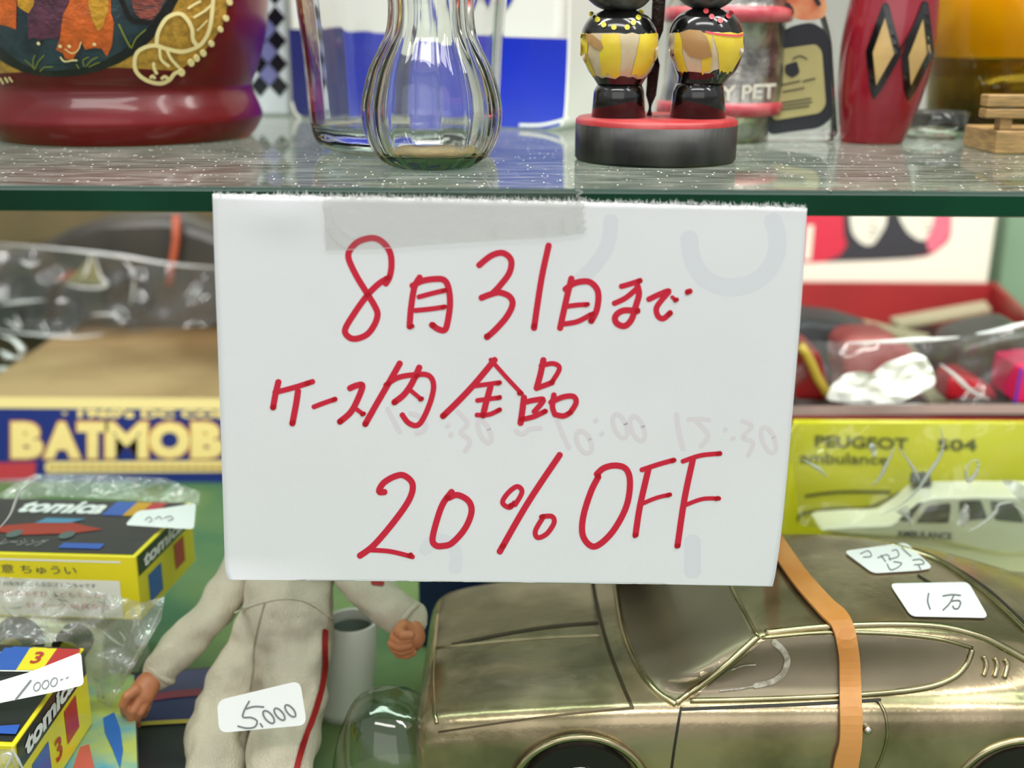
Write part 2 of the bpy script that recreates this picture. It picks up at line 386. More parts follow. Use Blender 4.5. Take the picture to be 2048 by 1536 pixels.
# fibres on the torn top edge
V = []; Fc = []
for i in range(1500):
    u = rnd.random(); x = 427 + u * 1187; y = 389 + 27 * u - 2.0 * math.sin(u * 3.14) + rnd.uniform(-3, 3); a = rnd.uniform(-1.5, 1.5) - 1.57; l = rnd.uniform(2, 7 + 5 * (u > .1)); k = len(V)
    o1 = rnd.uniform(.0001, .0006); o2 = o1 + rnd.uniform(0, .0006)
    V += [pcast(x - .9, y, o1), pcast(x + .9, y, o1), pcast(x + l * math.cos(a), y + l * math.sin(a), o2)]; Fc.append((k, k + 1, k + 2))
mk('torn_fibre', V, Fc, m_fibre, sign, kind='stuff', label='fuzzy torn top edge')
W = 12.5
CH = {
 'digit_eight': [[(774, 557), (757, 568), (735, 590), (707, 629), (690, 660), (699, 675), (715, 677), (735, 668), (749, 649), (755, 630), (751, 615), (735, 588), (713, 552), (697, 516), (702, 497), (719, 482), (746, 476), (766, 485), (780, 505), (783, 530), (779, 554), (771, 568)]],
 'kanji_month': [[(840, 554), (829, 574), (822, 616), (819, 654)], [(824, 572), (844, 562), (869, 558), (888, 560), (897, 576), (900, 608), (895, 645), (889, 660), (876, 658), (863, 649)], ([(837, 594), (863, 587), (888, 581)], 10), ([(830, 621), (860, 618), (888, 614)], 10)],
 'digit_three': [[(957.5, 531), (983, 511), (1006, 506), (1022, 520), (1019, 545), (1001, 570), (984, 588)], [(962, 596), (980, 589), (999, 585), (1019, 593), (1025, 609), (1013, 634), (990, 660), (973, 675)]],
 'digit_one': [[(1097.5, 490), (1084, 552), (1074, 615), (1068, 657)]],
 'kanji_day': [[(1143, 556), (1132, 602), (1120, 657)], [(1130, 579), (1150, 566), (1176, 563), (1192, 575), (1197, 593), (1193, 621), (1182, 643)], ([(1132, 613), (1155, 610), (1174, 609)], 10), ([(1127, 648), (1155, 643), (1182, 629)], 10.5)],
 'kana_ma': [([(1242, 573), (1260, 568), (1281, 561)], 11), ([(1228, 607), (1251, 596), (1274, 577)], 11), [(1274, 568), (1278, 588), (1272, 611), (1263, 639), (1249, 652), (1233, 646), (1231, 632), (1247, 621), (1276, 622)]],
 'kana_de': [([(1297, 599), (1318, 589), (1338, 582), (1325, 598), (1313, 616), (1316, 632), (1327, 637), (1341, 625)], 11.5), ([(1344, 594), (1351, 600)], 8), ([(1374, 584), (1381, 582)], 11)],
 'kana_ke': [[(557, 763), (550.6, 790), (546, 816)], ([(549, 785), (584.5, 776), (626, 763)], 11), [(596, 781), (592.5, 806), (584.5, 848)]],
 'long_vowel_mark': [([(627, 814), (648, 806), (671, 798)], 10)],
 'kana_su': [[(699, 777), (713, 771), (725, 772), (713, 804), (700, 826), (679, 844)], ([(711, 817), (726, 828)], 9)],
 'kanji_inside': [[(800, 726), (778, 765), (752, 810), (730, 849)], ([(771, 771), (794, 756), (823, 750), (855, 750), (867, 768), (862, 800), (846, 838), (833, 851), (816, 845), (804, 829)], 11), [(839, 734), (823, 768), (807, 790), (788, 805)], ([(820, 780), (843, 799)], 9)],
 'kanji_all': [[(990, 719), (949, 768), (913, 806), (885, 833)], ([(981, 719), (1013, 755), (1044, 788)], 9), ([(949, 772), (1000, 765)], 9.5), ([(954, 801), (1000, 795)], 9.5), ([(953, 830), (978, 829), (1000, 819)], 9.5), [(981, 773), (971, 810), (966, 832)]],
 'kanji_goods': [[(1087, 719), (1081, 748), (1073, 777)], ([(1081, 732), (1106, 727), (1119, 737), (1104, 764)], 10), ([(1072, 777), (1105, 765)], 11), [(1048, 794), (1045, 819), (1041, 847)], ([(1047, 805), (1070, 800), (1087, 800), (1068, 824)], 11), ([(1044, 839), (1068, 833), (1091, 822)], 10.5), ([(1108, 789), (1105, 813), (1110, 830)], 11), ([(1101, 805), (1126, 794), (1147, 793), (1152, 806), (1140, 826)], 11), ([(1110, 829), (1126, 832), (1138, 827)], 11)],
 'digit_two': [[(770, 984), (758, 983), (767, 966), (789, 953), (808, 951), (825, 968), (819, 998), (789, 1042), (748, 1090), (719, 1112)], ([(741, 1100), (781, 1103), (826, 1114)], 9.5)],
 'digit_zero': [[(904, 983), (885, 1009), (871, 1050), (865, 1080), (872, 1091), (885, 1092), (904, 1086), (930, 1057), (943, 1024), (937, 1002), (915, 990), (897, 996)]],
 'percent_mark': [([(1030, 1010), (1044, 984), (1034, 973), (1016, 986), (1005, 1005), (1019, 1015), (1029, 1005)], 10), [(1120, 909), (1056, 1005), (999, 1104)], ([(1086, 1033), (1104, 1033), (1108, 1046), (1093, 1068), (1075, 1075), (1071, 1061), (1086, 1035)], 10)],
 'letter_o': [[(1197, 953), (1182, 983), (1167, 1031), (1165, 1068), (1179, 1090), (1197, 1090), (1227, 1061), (1253, 1012), (1260, 964), (1252, 938), (1231, 931), (1208, 936), (1193, 949)]],
 'letter_f': [([(1283, 940), (1316, 929), (1348, 920)], 10), [(1297, 938), (1280, 1012), (1271, 1070)], ([(1281, 1009), (1312, 996), (1341, 989)], 8.5)],
 'letter_f.001': [([(1365, 923), (1401, 911), (1441, 907)], 9.5), [(1386, 918), (1369, 998), (1355, 1092)], ([(1371, 1010), (1405, 998), (1439, 997)], 8.5)],
}
for nm, ls in CH.items():
    strokes(nm, ls, W, pcast, m_ink, sign, off=.00022, label='red handwritten stroke character')
DOTS = [(775, 555), (735, 589), (823, 653), (866, 650), (889, 581), (888, 614), (974, 671), (1068, 651), (1174, 609), (1184, 628), (1182, 641), (1279, 561), (1275, 621), (1352, 600), (1340, 627), (1376, 585),
 (546, 814), (615, 766), (585, 845), (669, 799), (680, 843), (726, 828), (731, 848), (789, 805), (842, 798), (776, 767), (834, 752), (888, 831), (1040, 786), (998, 766), (998, 795), (998, 820), (966, 830), (1104, 763), (1090, 823), (1139, 825), (1044, 838),
 (820, 1110), (895, 995), (1022, 1010), (1006, 1092), (1084, 1033), (1196, 952), (1347, 921), (1271, 1071), (1337, 990), (1438, 907), (1355, 1092), (1434, 997)]
strokes('ink_overlap', [([(x - 2.5, y + 1.2), (x + 2.5, y - 1.2)], 8.5) for x, y in DOTS], 8, pcast, m_ink2, sign, off=.00040, kind='stuff', label='darker red ink blots at stroke ends', step=0)
G = []
G += [([(1353, 829), (1357, 860), (1366, 899)], 11), ([(1376, 839), (1398, 838), (1419, 840)], 9), ([(1392, 842), (1416, 870), (1402, 893)], 10), [(1449, 861), (1452, 858)], [(1464, 878), (1468, 876)],
      [(1484, 842), (1504, 852), (1486, 874), (1506, 885), (1496, 912)], ell(1537, 880, 12, 27, -22), ell(1240, 852, 12, 25, -22), ell(1275, 857, 12, 26, -22), [(1190, 843), (1193, 840)], [(1202, 869), (1205, 866)],
      [(1115, 842), (1125, 868), (1138, 896)], ell(1168, 884, 13, 24, -25), [(1031, 861), (1045, 868), (1060, 858), (1082, 856)], ell(969, 863, 10, 24, -25), [(915, 822), (935, 846), (922, 864), (940, 882), (930, 902)], [(894, 853), (897, 850)], [(900, 871), (903, 868)],
      [(820, 826), (845, 836), (850, 858), (832, 866)], [(775, 817), (788, 842), (800, 864)]]
strokes('show_through_digits', G, 9, pcast, m_ghost2, sign, off=.00013, kind='stuff', label='faint pink show-through of writing on the back', step=2e-6)
for _l in [([(1378, 475), (1385, 520), (1410, 558), (1450, 574), (1495, 570), (1530, 548), (1552, 510), (1554, 470), (1545, 440)], 36), ([(1222, 440), (1215, 490), (1190, 530), (1160, 560)], 30), ([(1385, 1082), (1385, 1144)], 34), ([(850, 1100), (870, 1080), (900, 1086), (912, 1110), (910, 1138)], 26)]:
    strokes('show_through_mark', [_l], 30, pcast, m_ghost, sign, off=.00012, label='faint grey show-through of printing on the back')
# tape
m_tape = film('clear_tape', (243, 243, 241), .35, .015, .2, bump=.2, bscale=220, milky=.04)
tcast = lambda x, y, off=0.0: atY(x, y, min(paperY(x, y), .2982) - .0006 - off)
jag = []
for i in range(13):
    jag.append((1158 + i * .8 + (7 if i % 2 else 0) + rnd.uniform(-2, 2), 376 + i * 7.4))
tape_poly = [(649, 383), (1158, 378)] + jag[1:] + [(1165, 467), (1100, 474), (900, 486), (760, 497), (652, 501), (650, 450), (645, 410)]
tape = thing('adhesive_tape', 'strip of clear adhesive tape holding the white sign to the shelf edge', 'tape', tcast(900, 500))
patch('tape_strip', tape_poly, tcast, m_tape, tape, off=.0, grid=14)
m_crin = film('tape_crinkle', (255, 255, 255), 1.0, .25, .15, milky=.35)
strokes('tape_edge', [([(645, 405), (649, 440), (648, 470), (652, 500)], 2), ([(655, 410), (660, 425), (668, 445), (690, 465), (705, 472), (720, 470)], 2), ([(652, 500), (760, 497), (900, 486), (1100, 474), (1166, 466)], 1.8),
   ([(1152, 380), (1165, 384), (1153, 392), (1166, 398), (1156, 405), (1168, 410), (1158, 422), (1165, 440), (1152, 452), (1168, 458), (1164, 466)], 2.6), ([(1080, 430), (1084, 450), (1088, 472)], 2.2), ([(1115, 430), (1122, 448), (1118, 468)], 2), ([(985, 445), (986, 475)], 2.4), ([(1125, 432), (1128, 455), (1135, 470)], 2.2), ([(655, 450), (668, 475), (690, 492)], 5)], 2, tcast, m_crin, tape, off=.0001, label='crinkled whitish tape edge')

# ================================================================ UPPER SHELF: red lacquer vase
m_red = mat('red_lacquer', (118, 6, 12), .30, spec=.35, coat=.28, bump=.16, bscale=45, c2=(92, 5, 8), vscale=9, stretch=(1, 1, 5))
rows = [(-120, 548, -170), (-100, 545, -120), (-70, 537, -60), (-52, 531, 0), (-46, 528, 50), (-30, 519, 100), (-10, 506, 145), (2, 498, 166), (2, 500, 180), (-12, 512, 205), (-16, 520, 228), (-10, 517, 247), (6, 508, 272), (20, 496, 291)]
YV = .452
RV = [q for q in pr(rows, YV)]
zb = ZS
sh = RV[-1][0].z - zb; 
RV = smooth_rows(ground(RV, zb), 4)
vase = thing('lacquer_jar', 'large red lacquered jar painted with robed figures in a gold and cream border', 'jar', (RV[-1][0].x, YV, zb))
vb = rings('jar_body', RV, m_red, vase, n=120)
vc = bvh_cast(bvh_of(vb), .41)
m_gold = mat('gold_paint', (206, 160, 62), .35, metal=.25, bump=.4, bscale=900, var=.18, vscale=400)
m_blk = mat('black_gloss_paint', (14, 16, 16), .2, coat=.4, bump=.2, bscale=300)
m_teal = mat('teal_paint', (38, 62, 68), .3, c2=(24, 40, 46), vscale=120, coat=.3, bump=.3, bscale=500)
m_orange = mat('orange_paint', (216, 100, 18), .4, bump=.5, bscale=700, var=.15, vscale=200, coat=.3)
m_purple = mat('purple_paint', (92, 44, 66), .4, bump=.5, bscale=700, var=.25, vscale=200, coat=.3)
m_yell = mat('ochre_paint', (208, 152, 24), .4, bump=.5, bscale=700, var=.15, vscale=200, coat=.3)
m_brick = mat('brick_red_paint', (138, 56, 36), .4, bump=.6, bscale=600, stretch=(1, 1, 4), c2=(70, 24, 18), vscale=300)
m_cream = mat('cream_relief_paint', (244, 228, 160), .35, coat=.3)
m_grass = mat('yellow_green_paint', (134, 142, 48), .4)
gold_p = [(-60, -90), (462, -90), (456, 0), (452, 25), (445, 50), (434, 68), (420, 88), (405, 106), (388, 120), (368, 134), (345, 141), (290, 138), (235, 135), (150, 140), (0, 146), (-30, 147)]
patch('gold_border', gold_p, vc, m_gold, vase, off=.0001, grid=14)
rim = [(-60, -90), (372, -90), (356, 0), (344, 22), (326, 50), (302, 80), (272, 106), (238, 126), (200, 141), (160, 150), (120, 153), (80, 151), (45, 143), (20, 131), (0, 119), (-40, 90)]
patch('picture_rim', rim, vc, m_blk, vase, off=.0003, grid=14)
inn = [(-60, -90), (350, -90), (334, 0), (318, 25), (298, 52), (270, 80), (240, 103), (205, 122), (165, 134), (120, 140), (85, 140), (50, 128), (20, 108), (0, 92), (-40, 60)]
patch('picture_ground', inn, vc, m_teal, vase, off=.0005, grid=14)
patch('orange_robe', [(-40, -90), (38, -90), (36, 10), (35, 58), (18, 52), (0, 48), (-40, 40)], vc, m_orange, vase, off=.0007, grid=12)
patch('ochre_sash', [(36, -60), (80, -60), (73, 5), (62, 28), (48, 20), (38, 12)], vc, m_yell, vase, off=.0007, grid=12)
patch('purple_robe', [(80, -90), (150, -90), (140, 0), (132, 20), (124, 60), (118, 78), (100, 75), (82, 80), (70, 74), (60, 78), (58, 30), (70, 10)], vc, m_purple, vase, off=.0008, grid=12)
patch('orange_robe', [(150, -90), (230, -90), (222, 0), (222, 25), (228, 45), (224, 90), (214, 112), (204, 96), (190, 94), (172, 98), (165, 85), (158, 100), (150, 112), (148, 118), (132, 116), (128, 105), (114, 98), (122, 75), (128, 30), (140, 5)], vc, m_orange, vase, off=.0009, grid=12)
patch('ochre_fold', [(176, -60), (220, -60), (217, 20), (206, 52), (198, 62), (186, 40), (178, 10)], vc, m_yell, vase, off=.0011, grid=10)
patch('brick_wall_picture', [(262, -90), (345, -90), (328, 0), (318, 22), (302, 40), (285, 40), (268, 26), (262, 0)], vc, m_brick, vase, off=.0008, grid=12)
strokes('black_outline', [([(236, -20), (248, 12), (262, 38), (285, 43), (305, 44)], 10)], 8, vc, m_blk, vase, off=.0010)
strokes('painted_grass', [([(72, 136), (70, 120), (74, 108)], 1.8), ([(74, 136), (80, 122), (92, 108)], 1.8), ([(84, 140), (92, 132), (108, 131)], 2), ([(72, 134), (60, 122), (54, 118)], 1.6), ([(170, 130), (168, 118), (178, 112)], 2), ([(174, 130), (184, 118), (196, 112)], 2), ([(180, 131), (192, 125), (200, 122)], 2), ([(160, 134), (155, 126)], 2), ([(238, 48), (248, 70), (260, 92)], 3), ([(262, 94), (272, 74), (290, 58)], 2.2)], 2, vc, m_grass, vase, off=.0012, kind='stuff')
strokes('cream_dots', [([(80, 84), (82, 86)], 6), ([(122, 90), (124, 91)], 6), ([(140, 90), (142, 91)], 6), ([(189, 86), (191, 87)], 6), ([(133, 96), (146, 104), (158, 98), (164, 82)], 2), ([(124, 112), (132, 120), (148, 118), (156, 118)], 3)], 5, vc, m_cream, vase, off=.0013, kind='stuff')
CU = [([(312, 86), (314, 68), (320, 53), (331, 37), (347, 28), (361, 28), (373, 39), (382, 57), (384, 78), (392, 90)], 8), ([(421, -60), (424, -20), (422, 20), (417, 55), (407, 78), (392, 93), (364, 102), (337, 98), (308, 90), (284, 96), (271, 109), (269, 133), (279, 150), (298, 161), (320, 165), (337, 158), (347, 146), (357, 141)], 8),
      ([(318, 98), (321, 117), (336, 131)], 6), ([(333, 101), (341, 117), (356, 133)], 6), ([(306, 125), (307, 135), (312, 145)], 6.5), ([(375, 16), (385, 9), (398, 2)], 5), ([(386, 34), (407, 21), (421, 8)], 5), ([(300, 153), (304, 150), (308, 154)], 6), ([(322, 155), (328, 151), (334, 155)], 6), ([(392, 60), (404, 48), (412, 40)], 3)]
strokes('cream_scroll', CU, 8, vc, m_cream, vase, off=.0007, step=2e-5)
for (x, y, q) in [(456, 4, 11), (449, 36, 11), (438, 58, 10), (420, 86, 11), (404, 105, 12), (391, 115, 12), (380, 124, 13), (361, 143, 14), (458, -26, 11), (460, -56, 11)]:
    patch('cream_bead', ell(x, y, q / 2, q / 2 + 1, n=10)[:-1], vc, m_cream, vase, off=.0004, thick=.0006, grid=30)
strokes('cream_dash', [([(2, 156), (8, 166)], 4.5), ([(12, 155), (17, 163)], 4.5), ([(20, 154), (26, 162)], 4)], 4, vc, m_cream, vase, off=.0004)

# ---- harlequin tin between the jar and the blue box
Yh = .575
def zy(px, py, Y): return atY(px, py, Y)
a0 = atZ(512, 232, ZS); 
tin = thing('harlequin_tin', 'narrow upright tin with black and white diamond pattern behind the red jar', 'tin', (a0.x, a0.y, ZS))
m_tin = mat('white_tin_print', (196, 200, 206), .25, coat=.4); m_tinb = mat('black_tin_print', (16, 18, 26), .25, coat=.4); m_tinm = mat('lilac_tin_print', (104, 104, 150), .3)
th0 = a0.x - .002; th1 = atZ(582, 232, ZS).x; ty = a0.y
box('tin_body', th0, th1, ty, ty + .04, ZS, ZS + .11, m_tin, tin, bevel=.002)
dw = (th1 - th0) / 2.0; dh = .0105
for r in range(10):
    for c in (0, 1):
        cx = th0 + dw * (c + .5); cz = ZS + .014 + r * dh
        mm = m_tinb
        s = .98
        mk('diamond', [(cx - dw / 2 * s, ty - .0002, cz), (cx, ty - .0002, cz - dh / 2 * s), (cx + dw / 2 * s, ty - .0002, cz), (cx, ty - .0002, cz + dh / 2 * s)], [(0, 1, 2, 3)], mm, tin)
    if r in (0, 1, 2):
        cx = th0 + dw; cz = ZS + .014 + (r + .5) * dh
        mk('diamond', [(cx - dw / 2, ty - .0002, cz), (cx, ty - .0002, cz - dh / 2), (cx + dw / 2, ty - .0002, cz), (cx, ty - .0002, cz + dh / 2)], [(0, 1, 2, 3)], m_tinm, tin, label='lilac diamond')

# ---- blue and white carton
m_cw = mat('carton_white', (224, 222, 216), .35, coat=.3); m_cb = mat('carton_blue', (6, 40, 178), .3, coat=.5, var=.08, vscale=20); m_cedge = mat('worn_cardboard_edge', (226, 222, 214), .8)
m_navy = mat('carton_navy', (4, 10, 96), .3, coat=.4)
bl = atZ(584, 236, ZS); br = atZ(1118, 262, ZS); ax = (br - bl); nrm = Vector((ax.y, -ax.x, 0)).normalized(); bk = -nrm * .055
cast_c = quad_plane(bl, nrm)
carton = thing('blue_white_carton', 'blue and white cardboard carton with worn corners standing behind the drinking glasses', 'box', (bl + br) / 2)
Hc = .17
hexa('carton_body', [bl, br, br + bk, bl + bk], [p + Vector((0, 0, Hc)) for p in (bl, br, br + bk, bl + bk)], m_cw, carton, bevel=.004)
patch('blue_panel', [(583, 60), (800, 68), (1137, 78), (1131, 235), (1120, 252), (1090, 258), (800, 246), (600, 232), (588, 224), (584, 200)], cast_c, m_cb, carton, off=.0004, grid=60)
patch('navy_panel', [(577, 58), (640, 60), (645, 233), (598, 231), (586, 222)], cast_c, m_navy, carton, off=.0007, grid=60, label='dark navy left end of the panel')
for _l in [([(1140, -60), (1138, 78), (1134, 180), (1130, 232), (1122, 250)], 5), ([(1135, 236), (1115, 243), (1080, 250), (1040, 250)], 6), ([(584, 205), (590, 224), (600, 234)], 5)]:
    strokes('worn_edge', [_l], 5, cast_c, m_cedge, carton, off=.0010)
strokes('blue_logo', [([(948, -30), (946, -5), (951, 8), (962, 4), (966, -30)], 11), ([(965, 40), (990, 20), (1012, 8), (1030, -30)], 12), ([(820, -60), (830, 30), (860, 40), (880, 0)], 12)], 8, cast_c, m_cb, carton, off=.0006, label='blue printed logo strokes')

# ---- clear tumbler
m_glass = glass('clear_glass', (252, 253, 253), 0, 1.47)
m_glass2 = glass('clear_glass_thick', (250, 252, 248), 0, 1.5)
def vessel(name, label, cat, rows, Yc, m, inner, n=96, flute=0, famp=0, iflute=0):
    R = smooth_rows(ground(pr(rows, Yc), ZS), 4)
    zi, wt = inner; t = thing(name, label, cat, (R[-1][0].x, Yc, ZS))
    outer = R; inn = []
    for c, r in reversed(outer):
        if c.z >= ZS + zi: inn.append((c.copy(), max(r - wt, .0005)))
    f = inn[0]; inn = [(Vector((f[0].x, f[0].y, f[0].z - wt * .6)), f[1] * .55), (Vector((f[0].x, f[0].y, f[0].z - wt * .25)), f[1] * .9)] + inn
    rs = list(outer)[::-1]           # bottom to top
    allr = rs + inn[::-1]
    V = []; Fc = []
    k = len(rs)
    for q, (c, r) in enumerate(allr):
        for i in range(n):
            a = 2 * math.pi * i / n; am = famp if q < k else famp * iflute
            rr = r * (1 + am * abs(math.cos(flute * a / 2)) - am) if flute else r
            V.append((c.x + rr * math.cos(a), c.y + rr * math.sin(a), c.z))
    for j in range(len(allr) - 1):
        for i in range(n):
            a = j * n + i; b = j * n + (i + 1) % n; Fc.append((a, b, b + n, a + n))
    Fc.append(tuple(range(n))[::-1]); Fc.append(tuple(range((len(allr) - 1) * n, len(allr) * n)))
    mk('glass_body', V, Fc, m, t, smooth=True); return t
trow = [(572, 1030, -200), (585, 1022, -80), (593, 1014, 0), (604, 1008, 80), (613, 1004, 160), (620, 1000, 230), (626, 996, 262), (634, 988, 286), (650, 974, 304), (676, 948, 314)]
vessel('glass_tumbler', 'tall clear thick-bottomed glass tumbler behind the round glass bud vase', 'glass', trow, .402, m_glass, (.0085, .0028), flute=20, famp=.006)
brow = [(735, 985, -190), (752, 968, -120), (768, 954, -50), (775, 948, 0), (775, 949, 40), (769, 954, 70), (755, 966, 100), (737, 985, 140), (727, 998, 180), (722, 1004, 212), (723, 1004, 240), (730, 998, 270), (744, 985, 300), (762, 968, 325), (788, 944, 342)]
vessel('bud_vase', 'small clear ribbed glass bud vase with round belly near the shelf edge', 'vase', brow, .352, m_glass2, (.0045, .0030), n=160, flute=16, famp=.032, iflute=.6)

c_ = bpy.data.objects['bud_vase']; co = ORG['bud_vase']
rings('layer', [(co + Vector((0, 0, .0048)), .0150), (co + Vector((0, 0, .0056)), .0148)], mat('tan_disc', (176, 150, 92), .5, c2=(150, 132, 96), vscale=300), c_, n=48, label='tan residue on the inside bottom')  # tan disc added to cover the green seen through the vase base
# ---- kokeshi pair
m_kb = mat('black_lacquer_scuffed', (58, 58, 54), .42, c2=(16, 16, 16), vscale=80, bump=.25, bscale=260, stretch=(1, 1, .3))
m_kr = mat('red_lacquer_rim', (170, 44, 46), .4, c2=(196, 84, 84), vscale=60)
m_kbl = mat('black_lacquer', (12, 12, 12), .15, coat=.6)
m_kc = mat('cream_wood_paint', (226, 214, 186), .3, c2=(206, 190, 152), vscale=120, coat=.5)
m_ky = mat('yellow_stripe_paint', (236, 220, 60), .3, c2=(228, 196, 56), vscale=80, coat=.5)
m_kt = mat('tan_sleeve_paint', (178, 138, 84), .3, coat=.5)
m_kg = mat('grey_head_paint', (112, 114, 108), .4, c2=(56, 58, 55), vscale=200, bump=.2, bscale=400)
m_yd = mat('yellow_dot_paint', (206, 196, 60), .4); m_rd = mat('red_dot_paint', (220, 84, 92), .4)
kf = atZ(1310, 337, ZS); 
def dd(px, p): return px * depth(p) / F
kr = dd(171, kf); Yk = kf.y + kr
kok = thing('kokeshi_ornament', 'pair of round black and yellow wooden kokeshi dolls on a black stand', 'ornament', (kf.x, Yk, ZS))
cx = atY(1310, 300, Yk).x; hh = .0135
rr = [(kr * .97, 0), (kr, .001), (kr * 1.0, hh - .002)]
rings('stand', [(Vector((cx, Yk, ZS + z)), r) for r, z in rr], m_kb, kok, n=96)
rings('stand_rim', [(Vector((cx, Yk, ZS + z)), r) for r, z in [(kr * 1.0, hh - .002), (kr * .995, hh - .0008), (kr * .96, hh), (.001, hh)]], m_kr, kok, n=96, cap=(False, False), label='red painted stand rim')
def koke(rowsf, rowsb, rowsh, Yd):
    b = thing
    Rf = ground(pr(rowsf, Yd), ZS + hh); dz = 0
    sh_ = lambda R: R
    rings('foot', sh_(Rf), m_kbl, kok, n=48)
    body = rings('doll_body', smooth_rows(sh_(pr(rowsb, Yd)), 4), m_kbl, kok, n=64)
    hd = rings('doll_head', smooth_rows(sh_(pr(rowsh, Yd)), 4), m_kg, kok, n=48, label='grey-black doll head')
    return body, dz
Yd1 = Yk - .002
b1, dz1 = koke([(1196, 1283, 167), (1188, 1288, 180), (1183, 1291, 222)], [(1208, 1272, 20), (1182, 1296, 32), (1166, 1311, 55), (1161, 1317, 85), (1165, 1313, 112), (1176, 1303, 140), (1188, 1290, 158), (1194, 1284, 168)],
     [(1230, 1250, -95), (1195, 1284, -85), (1168, 1308, -50), (1166, 1308, -15), (1188, 1290, 10), (1208, 1272, 20)], Yd1)
b2, dz2 = koke([(1352, 1446, 165), (1346, 1448, 180), (1340, 1452, 220)], [(1385, 1440, 17), (1360, 1466, 28), (1343, 1481, 50), (1337, 1487, 80), (1341, 1484, 108), (1350, 1473, 138), (1356, 1458, 155), (1354, 1448, 166)],
     [(1400, 1425, -98), (1370, 1456, -88), (1345, 1478, -50), (1344, 1478, -18), (1366, 1458, 6), (1385, 1440, 17)], Yd1)
k1 = bvh_cast(bvh_of(b1), Yd1 - .008); k2 = bvh_cast(bvh_of(b2), Yd1 - .008)
def stripe(cast, L, R, top, bot, m, par, nm, off, n=6, lab=None):
    pts = [(x, top + rnd.uniform(-2, 2)) for x in [L[0] + (R[0] - L[0]) * i / n for i in range(n + 1)]] + [((L[1] + R[1]) / 2 + (R[2] - L[2]) * 0 + 0, 0)] * 0
    pts += [(R[1], (top + bot) / 2)] + [(R[2] + (L[2] - R[2]) * i / n, bot + rnd.uniform(-5, 5)) for i in range(n + 1)] + [(L[1], (top + bot) / 2)]
    patch(nm, pts, cast, m, par, off=off, grid=9, label=lab)
stripe(k1, (1162, 1160, 1187), (1315, 1317, 1292), 67, 154, m_kc, kok, 'cream_kimono', .0002, 12)
for L, R in [((1163, 1163, 1186), (1178, 1176, 1192)), ((1206, 1200, 1204), (1240, 1242, 1240)), ((1280, 1272, 1262), (1312, 1313, 1290))]:
    stripe(k1, L, R, 68, 150, m_ky, kok, 'yellow_stripe', .0004)
patch('tan_sleeve', [(1172, 68), (1188, 70), (1204, 84), (1208, 94), (1202, 100), (1190, 94), (1178, 84)], k1, m_kt, kok, off=.0007, grid=8)
for x, y in [(1183, 28), (1196, 40), (1208, 50), (1228, 55), (1254, 55), (1266, 46), (1276, 36), (1282, 24)]:
    patch('yellow_dot', ell(x, y, 5.5, 5.5, n=9)[:-1], k1, m_yd, kok, off=.0003, grid=30)
stripe(k2, (1339, 1338, 1357), (1484, 1487, 1462), 66, 142, m_kc, kok, 'cream_kimono', .0002, 12)
for L, R in [((1352, 1350, 1362), (1366, 1366, 1376)), ((1405, 1404, 1404), (1424, 1424, 1420)), ((1424, 1436, 1438), (1484, 1484, 1462))]:
    stripe(k2, L, R, 66, 144, m_ky, kok, 'yellow_stripe', .0004)
patch('tan_sleeve', [(1362, 66), (1380, 60), (1402, 62), (1414, 74), (1420, 95), (1424, 112), (1405, 116), (1382, 112), (1370, 98)], k2, m_kt, kok, off=.0007, grid=8)
strokes('red_band', [([(1412, 65), (1440, 70), (1470, 72), (1482, 70)], 4)], 4, k2, m_rd, kok, off=.0007)
for x, y in [(1423, 35), (1440, 42), (1456, 33), (1412, 24), (1462, 26)]:
    patch('red_dot', ell(x, y, 5.5, 5.5, n=9)[:-1], k2, m_rd, kok, off=.0004, grid=30)
m_stick = mat('dark_brown_fibre', (52, 36, 26), .7, bump=1, bscale=900)
Ys = Yk + .006
tube('stem', [atY(x, y, Ys) for x, y in [(1322, -90), (1318, 0), (1314, 60), (1308, 130), (1302, 190), (1298, 240)]], lambda t: dd(13 - 3 * t, kf) + rnd.uniform(0, .0003), m_stick, kok, n=12, label='dark brown rough stem between the dolls')

# ---- hammered metal cup with red bands
m_silver = mat('hammered_silver', (196, 194, 186), .28, metal=.9, bump=.8, bscale=160, var=.35, vscale=110)
m_rband = mat('worn_red_band', (176, 52, 66), .35, c2=(204, 110, 112), vscale=90, coat=.3)
m_grey_l = mat('white_metal_letter', (226, 222, 206), .35, metal=.2)
Ym = .452
cup = thing('metal_canister', 'dull silver canister with two red bands and raised white letters behind the kokeshi', 'canister', (atY(1430, 290, Ym).x, Ym, ZS))
rows = [(1345, 1580, -140), (1342, 1576, -60), (1342, 1572, 0), (1336, 1570, 14), (1332, 1578, 20), (1330, 1577, 42), (1336, 1568, 46), (1332, 1567, 110), (1328, 1564, 165), (1320, 1556, 200), (1318, 1560, 204), (1316, 1556, 224), (1322, 1545, 228), (1328, 1538, 250), (1334, 1532, 275), (1334, 1528, 293)]
R = ground(pr(rows, Ym), ZS)
cb = rings('canister_body', R, m_silver, cup, n=72)
for a, b in ((3, 6), (9, 12)):
    rings('red_band', [(c, r + (.0008 if 0 < i < 3 else .0002)) for i, (c, r) in enumerate(R[a:b + 1])], m_rband, cup, n=72, cap=(False, False), label='worn red enamel band')
cc = bvh_cast(bvh_of(cb), Ym - .025)
text_quad('letters', 'Y PET', [(1440, 202), (1546, 196), (1548, 166), (1442, 172)], cc, m_grey_l, cup, off=.0010, bold=.03)

